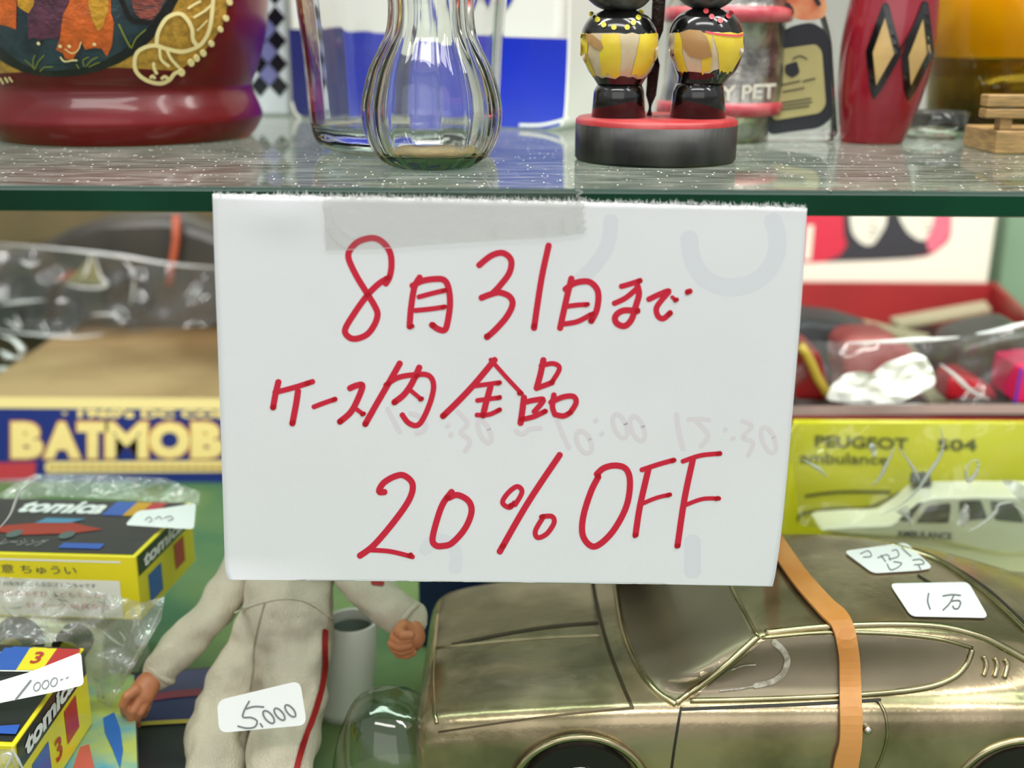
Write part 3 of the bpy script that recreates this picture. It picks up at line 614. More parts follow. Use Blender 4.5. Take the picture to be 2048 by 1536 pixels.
# ---- flask bottle with black and gold label
m_lblk = mat('black_label', (22, 24, 32), .5); m_lgold = mat('olive_gold_label', (176, 166, 108), .45, var=.08, vscale=40); m_txt = mat('dark_print', (58, 54, 42), .6)
Yb = .445
flask = thing('label_bottle', 'flat clear glass bottle with black and pale gold label beside the red bottle', 'bottle', (atZ(1610, 290, ZS).x, Yb, ZS))
out = rounded([(1525, -20), (1560, -60), (1625, -60), (1655, 20), (1672, 80), (1678, 180), (1684, 278), (1672, 291), (1525, 291), (1516, 280), (1515, 100)], 26, 4)
fr_ = [atY(p.x, p.y, Yb) for p in out]; dzb = ZS - min(p.z for p in fr_); fr_ = [p + Vector((0, 0, dzb)) for p in fr_]
bk_ = [p + Vector((0, .022, 0)) for p in fr_]
hexa('glass_body', fr_, bk_, m_glass, flask, bevel=.003)
fc = planeY(Yb)
patch('black_label', rounded([(1545, 70), (1590, 50), (1625, 44), (1652, 62), (1662, 84), (1666, 235), (1640, 256), (1540, 270), (1530, 250)], 14), fc, m_lblk, flask, off=.0006, grid=60)
patch('gold_label', rounded([(1550, 100), (1632, 88), (1644, 102), (1652, 210), (1640, 226), (1548, 241), (1540, 225)], 14), fc, m_lgold, flask, off=.0009, grid=60)
patch('label_emblem', rounded([(1570, 130), (1594, 122), (1600, 146), (1584, 156), (1570, 146)], 5), fc, m_lblk, flask, off=.0012, grid=60)
strokes('label_print', [[(1556, 172), (1600, 162)], [(1566, 184), (1608, 176)], [(1556, 207), (1622, 197)], [(1554, 214), (1624, 204)], [(1552, 221), (1618, 212)], [(1606, 163), (1630, 157)], [(1586, 118), (1600, 112), (1614, 118)]], 3, fc, m_txt, flask, off=.0012, kind='stuff')
m_flor = mat('orange_red_floral_print', (190, 92, 58), .4, c2=(206, 150, 104), vscale=90)
patch('floral_label', rounded([(1560, -55), (1622, -55), (1655, 10), (1650, 36), (1610, 42), (1560, 28)], 16), fc, m_flor, flask, off=.0006, grid=40, label='orange red floral collar')
strokes('floral_mark', [([(1574, 10), (1582, 22), (1578, 30)], 12), ([(1630, -5), (1638, 8)], 9)], 8, fc, m_lblk, flask, off=.0010)

# ---- red pin-shaped bottle with diamonds
m_pin = mat('crimson_lacquer', (138, 17, 36), .22, coat=.6)
m_tan = mat('tan_diamond', (204, 170, 106), .35, var=.12, vscale=60, coat=.3)
rows = [(1735, 1880, -160), (1716, 1882, -80), (1702, 1876, 0), (1691, 1872, 50), (1683, 1864, 100), (1679, 1853, 150), (1677, 1838, 200), (1679, 1820, 245), (1682, 1802, 284)]
Yp = .445; R = smooth_rows(ground(pr(rows, Yp), ZS), 4)
pin = thing('diamond_bottle', 'crimson skittle-shaped bottle with tan diamonds outlined in black', 'bottle', (R[-1][0].x, Yp, ZS))
pb = rings('bottle_body', R, m_pin, pin, n=96); pcst = bvh_cast(bvh_of(pb), Yp - .015)
D1 = S(3.573, 1500, 0, [(970, 40), (1055, 385), (885, 690), (855, 370)]); D2 = S(3.573, 1500, 0, [(1245, 30), (1285, 380), (1125, 700), (1105, 400)])
for D in (D1, D2):
    patch('tan_diamond', D, pcst, m_tan, pin, off=.0003, grid=8)
    strokes('black_outline', [D + [D[0]]], 13, pcst, m_kbl, pin, off=.0005, smooth=False)
strokes('black_outline', [(S(3.573, 1500, 0, [(1055, 385), (1160, 200), (1245, 10)]), 4), (S(3.573, 1500, 0, [(970, 40), (1040, 250), (1060, 385)]), 4)], 5, pcst, m_kbl, pin, off=.0006)

# ---- amber bottle and wooden miniature
m_amb = glass('amber_glass', (250, 216, 70), 0, 1.3); m_liq = mat('dark_liquid', (64, 46, 12), .2, coat=.5, c2=(40, 28, 8), vscale=50)
m_amb2 = mat('yellow_liqueur', (240, 196, 40), .25, coat=.5, c2=(226, 170, 30), vscale=20)
Ya = .53
R = pr([(1872, 2212, -140), (1868, 2208, 0), (1864, 2204, 115), (1860, 2200, 225), (1866, 2194, 246), (1880, 2180, 254)], Ya)
R = ground(R, ZS)
amb = thing('amber_bottle', 'large yellow glass bottle half full of dark liquid at right of shelf', 'bottle', (R[-1][0].x, Ya, ZS))
rings('glass_body', R, m_amb, amb, n=72)
zl = R[2][0].z; c0 = R[-1][0]
rings('liquid', [(Vector((c0.x, c0.y, ZS + .003)), R[3][1] - .008), (Vector((c0.x, c0.y, zl)), R[2][1] - .0055)], m_liq, amb, n=64)
rings('yellow_coating', [(Vector((c0.x, c0.y, zl + .0003)), R[2][1] - .0055), (Vector((c0.x, c0.y, R[0][0].z)), R[0][1] - .006)], m_amb2, amb, n=64)
m_wood = mat('pale_wood', (176, 142, 88), .5, var=.2, vscale=120, stretch=(1, 1, 8), bump=.2, bscale=400)
wf = atZ(2010, 308, ZS)
wd_ = thing('wooden_miniature', 'small pale wooden slatted miniature at the right end of the shelf', 'miniature', (wf.x + .02, wf.y, ZS))
xL = atZ(1958, 300, ZS).x; xM = atY(1976, 220, wf.y).x
zc = lambda py: atY(2010, py, wf.y).z
box('base_slat', xL, xL + .07, wf.y, wf.y + .03, ZS, zc(262), m_wood, wd_, bevel=.0006)
box('slat', xM, xM + .07, wf.y + .001, wf.y + .008, zc(238), zc(218), m_wood, wd_, bevel=.0006)
box('slat', xM, xM + .07, wf.y + .001, wf.y + .008, zc(215), zc(190), m_wood, wd_, bevel=.0006)
box('post', xM + .006, xM + .010, wf.y + .003, wf.y + .008, zc(264), zc(236), m_wood, wd_)
box('post', xM + .045, xM + .05, wf.y + .003, wf.y + .03, zc(264), zc(195), m_wood, wd_)
# small clear dish
dr = [(Vector((atZ(1836, 268, ZS).x, .47, ZS + z)), r) for z, r in [(0, .010), (.002, .0125), (.010, .0135)]]
dish = thing('glass_dish', 'tiny clear glass dish between the red bottle and yellow bottle', 'dish', dr[0][0])
rings('dish_wall', dr, m_glass, dish, n=48, cap=(True, False), solid=.0012)

# ================================================================ LOWER SHELF: pewter model car
m_pew = mat('aged_pewter', (178, 161, 130), .23, metal=.74, bump=.12, bscale=260, c2=(130, 120, 90), vscale=38)
m_pewd = mat('dark_window_pewter', (146, 134, 110), .36, metal=.6, var=.18, vscale=14)
m_pewh = mat('bright_trim_pewter', (196, 184, 144), .22, metal=1.0, var=.2, vscale=60)
m_groove = mat('dark_groove', (34, 28, 18), .6)
m_stk = mat('white_price_sticker', (240, 240, 240), .5, spec=.3); m_pen = mat('grey_pen_ink', (120, 120, 124), .6)
YC = .3425
car = thing('model_car', 'large pewter metal model coupe with rubber band around its roof and two price stickers', 'model car', (.09, YC, 0))
# stations: X, body half width, belt z, body-top z, greenhouse half width (at top), roof z, nose drop
ST = [(-.0295, .034, .024, .030, .020, .0305), (-.0275, .0395, .030, .0365, .030, .0370), (-.022, .0425, .034, .0395, .034, .0402), (.000, .0445, .0365, .0425, .036, .0440), (.030, .0455, .0385, .0450, .037, .0475),
      (.040, .0458, .0390, .0455, .0375, .0490), (.050, .0460, .0393, .0460, .0365, .0535), (.060, .0462, .0396, .0462, .0325, .0580), (.072, .0462, .0398, .0463, .0290, .0640), (.078, .0462, .0400, .0465, .0285, .0655),
      (.100, .0462, .0405, .0468, .0290, .0672), (.125, .0465, .0412, .0472, .0285, .0665), (.145, .0470, .0420, .0480, .0265, .0635), (.165, .0472, .0425, .0480, .0240, .0590), (.190, .0465, .0420, .0465, .0210, .0520), (.210, .0440, .040, .0440, .020, .0455), (.214, .040, .036, .040, .018, .041)]
V = []; Fc = []
for X, wb, zs, zt, wg, zr in ST:
    wb += .0035; wg += .0058
    half = [(wb * .93, .010), (wb * .985, .016), (wb, .026), (wb * .995, (zs + .026) / 2 + .002), (wb * .975, zs), (wb * .955, zs + (zt - zs) * .55), (wb * .915, zt - .0008), (wb * .87, zt + .0003)]
    if zr - zt > .004: half += [(wb * .80, zt + (zr - zt) * .12), ((wb * .80 + wg) / 2, zt + (zr - zt) * .5), (wg * 1.07, zr - .0035), (wg * 1.0, zr - .0012), (wg * .88, zr - .0001), (wg * .45, zr + .0008), (0, zr + .0012)]
    else: half += [(wb * .80, zt + .0006), (wb * .66, zt + (zr - zt) * .4 + .0006), (wb * .5, zt + (zr - zt) * .7 + .0006), (wb * .38, zr), (wb * .28, zr + .0004), (wb * .12, zr + .0006), (0, zr + .0007)]
    row = [(-y, z) for y, z in half] + [(y, z) for y, z in half[-2::-1]]
    V += [Vector((X, YC + y, z)) for y, z in row]; NR = len(row)
for j in range(len(ST) - 1):
    for i in range(NR - 1): a = j * NR + i; Fc.append((a, a + 1, a + NR + 1, a + NR))
    Fc.append((j * NR + NR - 1, j * NR, (j + 1) * NR, (j + 1) * NR + NR - 1))
Fc.append(tuple(range(NR))); e = (len(ST) - 1) * NR; Fc.append(tuple(range(e, e + NR)))
cbody = mk('car_body', V, Fc, m_pew, car, smooth=True, sub=2)
kc = bvh_cast(bvh_of(cbody), .32)
# windscreen, side window, rear screen as set-in panels with raised surrounds
patch('windscreen', [(1226, 1120), (1236, 1190), (1250, 1262), (1282, 1335), (1318, 1380), (1352, 1402), (1400, 1362), (1460, 1316), (1508, 1276), (1484, 1232), (1462, 1190), (1440, 1120)], kc, m_pewd, car, off=.0002, grid=12)
SW = [(1386, 1396), (1440, 1352), (1490, 1312), (1530, 1280), (1640, 1270), (1760, 1272), (1860, 1282), (1930, 1296), (1936, 1306), (1922, 1330), (1900, 1350), (1860, 1366), (1780, 1380), (1650, 1388), (1500, 1396)]
patch('side_window', SW, kc, m_pewd, car, off=.0002, grid=12, label='darker side window')
strokes('polish_residue', [([(1548, 1284), (1566, 1300), (1574, 1320), (1566, 1345), (1545, 1362), (1510, 1372)], 12), ([(1510, 1372), (1480, 1378), (1440, 1383)], 4), ([(1462, 1338), (1485, 1330), (1510, 1328)], 3)], 8, kc, mat('chalky_polish', (176, 170, 156), .6, c2=(132, 124, 104), vscale=500), car, off=.0006, kind='stuff', label='dried white polish residue')
tube_px('window_surround', [(1380, 1402), (1480, 1400), (1600, 1396), (1750, 1388), (1850, 1376), (1905, 1356), (1932, 1330), (1944, 1300)], .0009, kc, m_pewh, car, off=.0001)
tube_px('window_surround', [(1524, 1276), (1640, 1266), (1760, 1267), (1870, 1277), (1944, 1296)], .0006, kc, m_pewh, car, off=.0002)
tube_px('roof_gutter', [(1530, 1266), (1620, 1256), (1700, 1251), (1790, 1249), (1880, 1253), (1960, 1272), (2010, 1296), (2070, 1330)], .0013, kc, m_pewh, car, off=-.0002)
tube_px('windscreen_pillar', [(1352, 1408), (1400, 1370), (1460, 1322), (1516, 1274)], .0010, kc, m_pewh, car, off=.0003)
tube_px('windscreen_pillar', [(1516, 1274), (1490, 1225), (1466, 1180), (1450, 1130)], .0006, kc, m_pewh, car, off=.0001)
tube_px('windscreen_surround', [(1226, 1120), (1232, 1180), (1246, 1258), (1276, 1332), (1312, 1382), (1352, 1410)], .0010, kc, m_pewh, car, off=.0002)
strokes('panel_groove', [([(1362, 1419), (1480, 1414), (1620, 1408), (1760, 1400)], 6), ([(1362, 1416), (1356, 1450), (1348, 1500), (1340, 1560)], 5), ([(1752, 1402), (1768, 1420), (1774, 1460), (1768, 1500), (1748, 1545)], 4)], 5, kc, m_groove, car, off=.00025, label='dark door and belt seams')
tube_px('door_edge', [(1757, 1403), (1770, 1430), (1774, 1468), (1766, 1505), (1748, 1545)], .0004, kc, m_pewh, car, off=.0002)
strokes('bonnet_line', [([(1180, 1120), (1192, 1200), (1215, 1290), (1245, 1370), (1265, 1416)], 7), ([(878, 1464), (1000, 1446), (1120, 1430), (1265, 1416)], 4), ([(905, 1290), (1000, 1270), (1100, 1254), (1195, 1246)], 6)], 5, kc, mat('tarnish_line', (74, 64, 44), .4, metal=.7), car, off=.0002, label='tarnished bonnet seam')
tube_px('bonnet_ridge', [(870, 1296), (905, 1292), (1000, 1282), (1100, 1274), (1200, 1270)], .0007, kc, m_pew, car, off=-.0002)
tube_px('front_lip', [(876, 1225), (870, 1290), (866, 1350), (868, 1410), (874, 1448)], .0007, kc, m_pewh, car, off=.0)
tube_px('rear_screen_surround', [(1780, 1092), (1800, 1097), (1880, 1126), (1960, 1182), (2010, 1225), (2070, 1285)], .0011, kc, m_pewh, car, off=.0003)
strokes('rear_screen_groove', [([(1786, 1096), (1840, 1106), (1905, 1136), (1975, 1182), (2030, 1232), (2080, 1280)], 9), ([(1836, 1152), (1862, 1168)], 4)], 5, kc, m_groove, car, off=.0003)
for x in (1966, 1988, 2008):
    tube_px('louvre', [(x, 1312 + (x - 1966) * .15), (x + 6, 1330), (x, 1352 + (x - 1966) * .1)], .0008, kc, m_pewh, car, off=.0002)
kn = kc(1733, 1457, .0012); 
bm = bmesh.new(); bmesh.ops.create_icosphere(bm, subdivisions=3, radius=.0013); kv = [v.co + kn for v in bm.verts]; kf_ = [[v.index for v in f.verts] for f in bm.faces]; bm.free()
mk('door_knob', kv, kf_, mat('polished_pewter', (210, 204, 190), .12, metal=1), car, smooth=True)
# wheels
m_tyre = mat('dark_wheel', (34, 32, 28), .4, metal=.3); m_hub = mat('chrome_wheel', (190, 188, 182), .14, metal=1)
for wx in (.021, .152):
    for sy in (-1, 1):
        y0 = YC + sy * .0505; ang = [2 * math.pi * i / 32 for i in range(32)]
        def disc(nm, r0_, r1_, ya, yb, m, par):
            V = [(wx + r0_ * math.cos(a), ya, .0185 + r0_ * math.sin(a)) for a in ang] + [(wx + r1_ * math.cos(a), yb, .0185 + r1_ * math.sin(a)) for a in ang]
            return mk(nm, V, [(i, (i + 1) % 32, (i + 1) % 32 + 32, i + 32) for i in range(32)] + [tuple(range(32)), tuple(range(32, 64))], m, par, smooth=False)
        wheel = disc('wheel', .0175, .0182, y0 + sy * .0012, y0 - sy * .009, m_tyre, car)
        ORG[wheel.name] = ORG[car.name]
        disc('hub_cap', .009, .0135, y0 + sy * .0018, y0, m_hub, wheel)
        for q in range(6):
            a = q * math.pi / 3 + .3; c = Vector((wx + .0105 * math.cos(a), y0 + sy * .0016, .0185 + .0105 * math.sin(a)))
            tube('spoke', [Vector((wx, y0 + sy * .002, .0185)), c], .0011, m_hub, wheel, n=6)
        tube('wheel_arch', [Vector((wx + .0205 * math.cos(a), YC + sy * .0500, .0178 + .0202 * math.sin(a))) for a in [math.pi * i / 24 for i in range(25)]], .0012, m_pewh, car)
# stickers on the roof
def sticker(nm, poly, cast, par, off=.0006, r=12, lab=None, warp=None):
    return patch(nm, rounded(poly, r), cast, m_stk, par, off=off, grid=10, thick=.0003, label=lab, warp=warp)
s1 = sticker('price_sticker', S(3.16, 1400, 1050, [(905, 180), (1300, 125), (1470, 285), (1380, 300), (1090, 318)]), kc, car, lab='small crumpled white price sticker')
sticker('price_sticker', S(3.16, 1400, 1050, [(1195, 385), (1690, 375), (1818, 600), (1330, 590)]), kc, car, lab='white price sticker reading one and a kanji')
T = lambda p: S(3.16, 1400, 1050, p)
strokes('pen_writing', [T([(1440, 450), (1434, 500), (1450, 550)]), T([(1530, 466), (1585, 458), (1640, 462)]), T([(1596, 468), (1570, 515), (1530, 556)]), T([(1580, 500), (1625, 495), (1640, 510), (1625, 545), (1600, 545), (1592, 530)])], 3, kc, m_pen, car, off=.00105, label='grey pen price')
strokes('pen_writing', [T([(1010, 200), (1060, 180), (1080, 215), (1030, 220)]), T([(1120, 225), (1180, 205), (1200, 240)]), T([(1210, 180), (1240, 175), (1250, 215), (1190, 235)]), T([(1270, 160), (1300, 190), (1330, 215)]), T([(1180, 265), (1200, 300), (1240, 290), (1270, 260), (1220, 250)]), T([(1340, 240), (1390, 235), (1410, 262), (1350, 270)]), T([(1375, 270), (1390, 300)]), T([(1140, 210), (1170, 250)])], 2, kc, m_pen, car, off=.00105)
# rubber band
m_rub = mat('tan_rubber', (190, 124, 56), .42, spec=.4, c2=(206, 144, 80), vscale=40, bump=.1, bscale=200, stretch=(1, 1, .4))
band = thing('rubber_band', 'wide orange-tan rubber band stretched over the roof of the metal car', 'rubber band', (.115, YC, 0))
bp = [(1520, 1040), (1556, 1100), (1600, 1165), (1650, 1222), (1680, 1252), (1694, 1300), (1697, 1360), (1699, 1420), (1698, 1480), (1690, 1520), (1682, 1580)]
bw = [15, 17, 18, 19, 20, 20, 21, 22, 22, 24, 26]
P = cr2(bp, 5); L_ = []; R_ = []
for i, p in enumerate(P):
    t = (P[min(i + 1, len(P) - 1)] - P[max(i - 1, 0)]).normalized(); n_ = Vector((-t.y, t.x)); q = i / (len(P) - 1) * (len(bw) - 1); k = min(int(q), len(bw) - 2); hw = bw[k] + (bw[k + 1] - bw[k]) * (q - k)
    L_.append(p + n_ * hw); R_.append(p - n_ * hw)
patch('band_loop', L_ + R_[::-1], kc, m_rub, band, off=.0012, grid=14, thick=.0009)

# ---- doll in white suit
m_suit = mat('cream_knit_fabric', (208, 197, 176), .85, bump=.7, bscale=1300, stretch=(3, 1, .2), var=.06, vscale=30)
m_skin = mat('tan_plastic_skin', (196, 124, 84), .45, var=.12, vscale=60); m_dred = mat('dark_red_stripe', (150, 22, 20), .6)
def J(x, y, Y, rpx): p = atY(x, y, Y); return (p, rpx * depth(p) / F)
def skin(name, joints, edges, m, parent, vox=.0011, sm=6, label=None):
    """one continuous surface grown round tapered limbs"""
    org = ORG[parent.name]; V = []; Fc = []; n = 16
    for a, b in edges:
        (pa, ra), (pb, rb) = joints[a], joints[b]; d = (pb - pa); L_ = d.length; d = d / L_
        q = d.cross(Vector((0, 0, 1))); q = q.normalized() if q.length > .05 else d.cross(Vector((1, 0, 0))).normalized(); w_ = d.cross(q)
        prof = [(-math.cos(t) * ra, math.sin(t) * ra) for t in [.02, .4, .8, 1.2, 1.57]] + [(L_ + math.sin(t) * rb, math.cos(t) * rb) for t in [0, .4, .8, 1.2, 1.55]]
        k = len(V)
        for h, r in prof:
            for i in range(n): t = 6.28318 * i / n; V.append(pa + d * h + (q * math.cos(t) + w_ * math.sin(t)) * r - org)
        for j in range(len(prof) - 1):
            for i in range(n): Fc.append((k + j * n + i, k + j * n + (i + 1) % n, k + (j + 1) * n + (i + 1) % n, k + (j + 1) * n + i))
        Fc.append(tuple(k + i for i in range(n))[::-1]); Fc.append(tuple(k + (len(prof) - 1) * n + i for i in range(n)))
    me = bpy.data.meshes.new(name); me.from_pydata(V, [], Fc); me.materials.append(m); o = bpy.data.objects.new(name, me); COL.objects.link(o); o.parent = parent; ORG[o.name] = org
    a = o.modifiers.new('remesh', 'REMESH'); a.mode = 'VOXEL'; a.voxel_size = vox; a.use_smooth_shade = True
    b = o.modifiers.new('smooth', 'SMOOTH'); b.factor = .6; b.iterations = sm
    if m is m_suit:
        tx = bpy.data.textures.new('fold', 'CLOUDS'); tx.noise_scale = .011; tx.noise_depth = 1
        c = o.modifiers.new('folds', 'DISPLACE'); c.texture = tx; c.strength = .0042; c.mid_level = .5; c.texture_coords = 'LOCAL'
    if label: o['label'] = label
    return o
doll = thing('action_figure', 'white-suited doll figure with red side stripe and tan fists lying beside the metal car', 'doll', atY(560, 1640, .28))
K = [J(578, 1236, .350, 92), J(580, 1172, .356, 84), J(585, 1085, .364, 92), J(592, 1020, .370, 84),
     J(516, 1300, .349, 68), J(460, 1400, .340, 60), J(434, 1480, .330, 64), J(418, 1600, .310, 60), J(400, 1760, .285, 52),
     J(596, 1300, .343, 70), J(588, 1400, .332, 67), J(567, 1490, .322, 70), J(545, 1610, .305, 64), J(520, 1770, .285, 54)]
E = [(0, 1), (1, 2), (2, 3), (0, 4), (4, 5), (5, 6), (6, 7), (7, 8), (0, 9), (9, 10), (10, 11), (11, 12), (12, 13)]
suit = skin('suit', K, E, m_suit, doll, .0009, 4)
la = [J(510, 1075, .366, 44), J(478, 1160, .360, 42), J(420, 1235, .352, 41), J(360, 1300, .346, 37), (J(322, 1346, .342, 34))]
ra = [J(672, 1050, .366, 44), J(708, 1130, .358, 46), J(742, 1185, .350, 46), J(790, 1218, .346, 44), J(812, 1236, .344, 40)]
EA = [(i, i + 1) for i in range(4)]
skin('sleeve', la, EA, m_suit, doll); skin('sleeve', ra, EA, m_suit, doll)
def ring_tube(nm, p, d, R, r, m, par):
    d = d.normalized(); a = d.cross(Vector((0, 0, 1))).normalized(); b = d.cross(a)
    return tube(nm, [p + (a * math.cos(t) + b * math.sin(t)) * R for t in [2 * math.pi * i / 28 for i in range(29)]], r, m, par)
pl = atY(322, 1344, .342); dl = atY(300, 1370, .341) - atY(360, 1300, .346); ring_tube('cuff', pl, dl, .0049, .0011, m_suit, doll)
prr = atY(816, 1240, .343); dr_ = atY(830, 1250, .343) - atY(760, 1200, .349); ring_tube('cuff', prr, dr_, .0060, .0010, m_suit, doll)
# hands: palm chain plus curled fingers
def hand(nm, wrist, palm, fingers, thumb, Yh_):
    js = [J(*wrist[0]), J(*wrist[1])] + [J(*q) for q in palm]; ed = [(i, i + 1) for i in range(len(js) - 1)]
    for fl in fingers + [thumb]:
        k = len(js); js += [J(*q) for q in fl]; ed += [(k + i, k + i + 1) for i in range(len(fl) - 1)] + [(len(wrist) + len(palm) - 1, k)]
    skin(nm, js, ed, m_skin, doll, .00042, 2)
hand('hand', [(328, 1342, .341, 20), (306, 1358, .339, 20)], [(296, 1368, .337, 25), (284, 1388, .335, 27)],
     [[(268, 1392, .334, 11), (256, 1404, .332, 11), (250, 1420, .333, 10), (258, 1432, .336, 9)], [(278, 1400, .332, 11), (266, 1420, .330, 11), (262, 1436, .331, 10), (266, 1446, .334, 8)],
      [(290, 1404, .333, 11), (280, 1424, .331, 10), (272, 1440, .332, 9), (276, 1450, .335, 7)], [(298, 1398, .336, 9), (292, 1416, .335, 9), (286, 1430, .336, 8)]],
     [(272, 1380, .332, 11), (254, 1392, .329, 10), (246, 1410, .329, 9), (252, 1424, .331, 8)], .335)
hand('hand', [(810, 1232, .345, 24), (818, 1246, .343, 24)], [(818, 1256, .341, 30), (820, 1274, .339, 31)],
     [[(796, 1262, .337, 12), (790, 1274, .333, 12), (800, 1280, .331, 11), (818, 1278, .331, 9)], [(802, 1276, .337, 12), (786, 1286, .333, 12), (800, 1292, .331, 11), (818, 1290, .331, 9)],
      [(808, 1288, .337, 11), (790, 1297, .334, 11), (804, 1302, .332, 10), (820, 1299, .332, 8)], [(812, 1298, .338, 10), (798, 1307, .335, 10), (812, 1310, .333, 9), (826, 1305, .333, 8)]],
     [(806, 1250, .336, 12), (796, 1262, .332, 11), (806, 1270, .329, 10), (822, 1270, .328, 9)], .338)
kd = bvh_cast(bvh_of(suit), .325)
strokes('side_stripe', [([(648, 1262), (648, 1300), (648, 1330), (644, 1362), (637, 1395), (626, 1430), (611, 1470), (598, 1510), (588, 1560)], 11)], 10, kd, m_dred, doll, off=.0006, label='dark red side stripe')
strokes('seam', [([(530, 1206), (518, 1250), (508, 1300), (506, 1340), (500, 1380)], 3)], 3, kd, mat('seam_shadow', (150, 138, 118), .9), doll, off=.0003)
strokes('jacket_hem', [([(470, 1225), (520, 1206), (580, 1196), (630, 1212), (665, 1240)], 4)], 3, kd, m_suit, doll, off=.0004)
strokes('red_badge', [([(746, 1166), (764, 1168)], 10)], 10, bvh_cast(bvh_of(*[o for o in doll.children if o.name.startswith('sleeve')]), .345), m_dred, doll, off=.0004)
# price tag on the legs
n_t = (atY(440, 1460, .297) - atY(440, 1400, .311)); 
p0 = atY(520, 1430, .306); tcast2 = quad_plane(p0, Vector((.05, -1, .30)))
sticker('price_sticker', [(434, 1401), (600, 1361), (614, 1450), (438, 1466)], tcast2, doll, off=0, r=18, lab='white sticker reading 5,000')
Z = lambda p: S(3.01, 220, 1140, p)
strokes('pen_writing', [Z([(838, 790), (806, 850), (802, 886), (850, 888), (885, 910), (870, 945), (820, 952), (770, 940)]), Z([(820, 835), (870, 822), (925, 825)]), Z([(905, 925), (918, 945)])] +
        [[(p[0], p[1]) for p in ell(220 + x / 3.01, 1140 + y / 3.01, rx / 3.01, ry / 3.01, -40)] for x, y, rx, ry in [(955, 885, 22, 46), (1020, 868, 20, 44), (1085, 848, 20, 44)]],
        3.2, tcast2, m_pen, doll, off=.0006, label='grey pen price 5,000')

hd_ = skin('head', [J(594, 1010, .372, 26), J(598, 975, .375, 34), J(600, 945, .378, 44), J(600, 915, .381, 42)], [(0, 1), (1, 2), (2, 3)], m_skin, doll, .0008, 3)
skin('hair', [J(600, 925, .386, 44), J(600, 895, .386, 42), J(598, 950, .389, 36)], [(0, 1), (0, 2)], mat('dark_moulded_hair', (40, 28, 20), .6), doll, .0008, 3)
# ---- white cup behind the doll
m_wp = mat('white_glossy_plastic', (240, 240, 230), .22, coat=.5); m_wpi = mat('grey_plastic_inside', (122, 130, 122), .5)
Yw = .366
R = pr([(655, 752, 1240), (652, 752, 1250), (646, 750, 1300), (638, 744, 1380), (628, 736, 1440), (616, 732, 1520), (612, 730, 1560)], Yw)
R = smooth_rows(R, 3)
wc = thing('white_plastic_cup', 'white glossy plastic cup standing behind the doll', 'cup', (R[-1][0].x, Yw, 0))
dzc = -R[-1][0].z; 
Rb = [(Vector((c.x, c.y, c.z)), r) for c, r in R if c.z > 0] 
Rb.append((Vector((Rb[-1][0].x, Yw, 0)), Rb[-1][1]))
rings('cup_wall', Rb, m_wp, wc, n=64, cap=(False, False), solid=.0012)
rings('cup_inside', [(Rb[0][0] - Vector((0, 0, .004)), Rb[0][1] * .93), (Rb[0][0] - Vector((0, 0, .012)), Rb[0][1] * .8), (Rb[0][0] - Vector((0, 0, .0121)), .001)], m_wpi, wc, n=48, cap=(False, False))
# ---- clear dome
m_dome = film('clear_plastic', (236, 240, 236), 1.0, .05, .06, bump=.15, bscale=40)
R = pr([(740, 800, 1388), (705, 850, 1410), (685, 880, 1450), (670, 900, 1500), (662, 910, 1560), (660, 915, 1600)], .318)
dm = thing('clear_dome', 'round clear plastic dome between the doll and the metal car', 'dome', (R[0][0].x, .318, 0))
Rd = smooth_rows(R, 4); Rd = [q for q in Rd if q[0].z > 0.001] + [(Vector((R[-1][0].x, .318, 0)), R[-1][1])]
dmo = rings('dome_shell', [(c, min(r, .029)) for c, r in Rd], m_dome, dm, n=64, cap=(True, False))
m_film_hi = film('film_crease_glint', (255, 255, 255), 1.0, .35, .2, milky=.4)
#tube('dome_rim', [Rd[8][0] + Vector((math.cos(a), math.sin(a), 0)) * min(Rd[8][1], .029) for a in [6.2832 * i / 40 for i in range(41)]], .0006, m_film_hi, dm)
# ---- navy box
m_nav = mat('navy_print', (24, 44, 84), .4, coat=.3)
p = atY(838, 1240, .41); q = atY(905, 1240, .41)
nb = box('navy_box', p.x, q.x + .03, .41, .43, 0, atY(838, 1120, .41).z, m_nav, bevel=.001); tag(nb, 'small navy blue box standing behind the nose of the metal car', 'box')

# ---- flat printed boxes at lower left
m_tealp = mat('turquoise_print', (70, 150, 178), .4, c2=(176, 186, 96), vscale=45); 
tb = thing('printed_box', 'flat turquoise and yellow printed box under the lowest toy box', 'box', (-.09, .31, 0))
zt = .018
c4 = [atZ(275, 1560, zt), atZ(268, 1350, zt), atZ(20, 1290, zt), atZ(-80, 1560, zt)]
hexa('carton', [Vector((p.x, p.y, 0)) for p in c4], c4, m_tealp, tb)
patch('blue_swirl', [(206, 1436), (228, 1424), (240, 1456), (246, 1500), (240, 1536), (226, 1500), (210, 1465)], planeZ(zt), mat('blue_print', (38, 98, 178), .4), tb, off=.0003, grid=60)
patch('red_corner', [(146, 1536), (160, 1494), (178, 1488), (190, 1540)], planeZ(zt), mat('pink_red_print', (196, 92, 84), .4), tb, off=.0003, grid=60)
zn = .010
nv = thing('dark_flat_box', 'flat navy and black box with yellow line and red stripe under the doll', 'box', (-.06, .33, 0))
c4 = [atZ(262, 1640, zn), atZ(262, 1345, zn), atZ(470, 1330, zn), atZ(470, 1640, zn)]
hexa('carton', [Vector((p.x, p.y, 0)) for p in c4], c4, mat('black_box_print', (28, 34, 40), .35, coat=.4), nv)
npl = planeZ(zn)
patch('navy_panel', [(263, 1350), (460, 1334), (460, 1440), (263, 1448)], npl, mat('navy_box_print', (42, 52, 100), .35, coat=.3), nv, off=.0002, grid=80)
strokes('yellow_line', [([(270, 1449), (300, 1446), (372, 1442), (460, 1440)], 8)], 8, npl, mat('olive_yellow_line', (168, 158, 64), .4), nv, off=.0005)
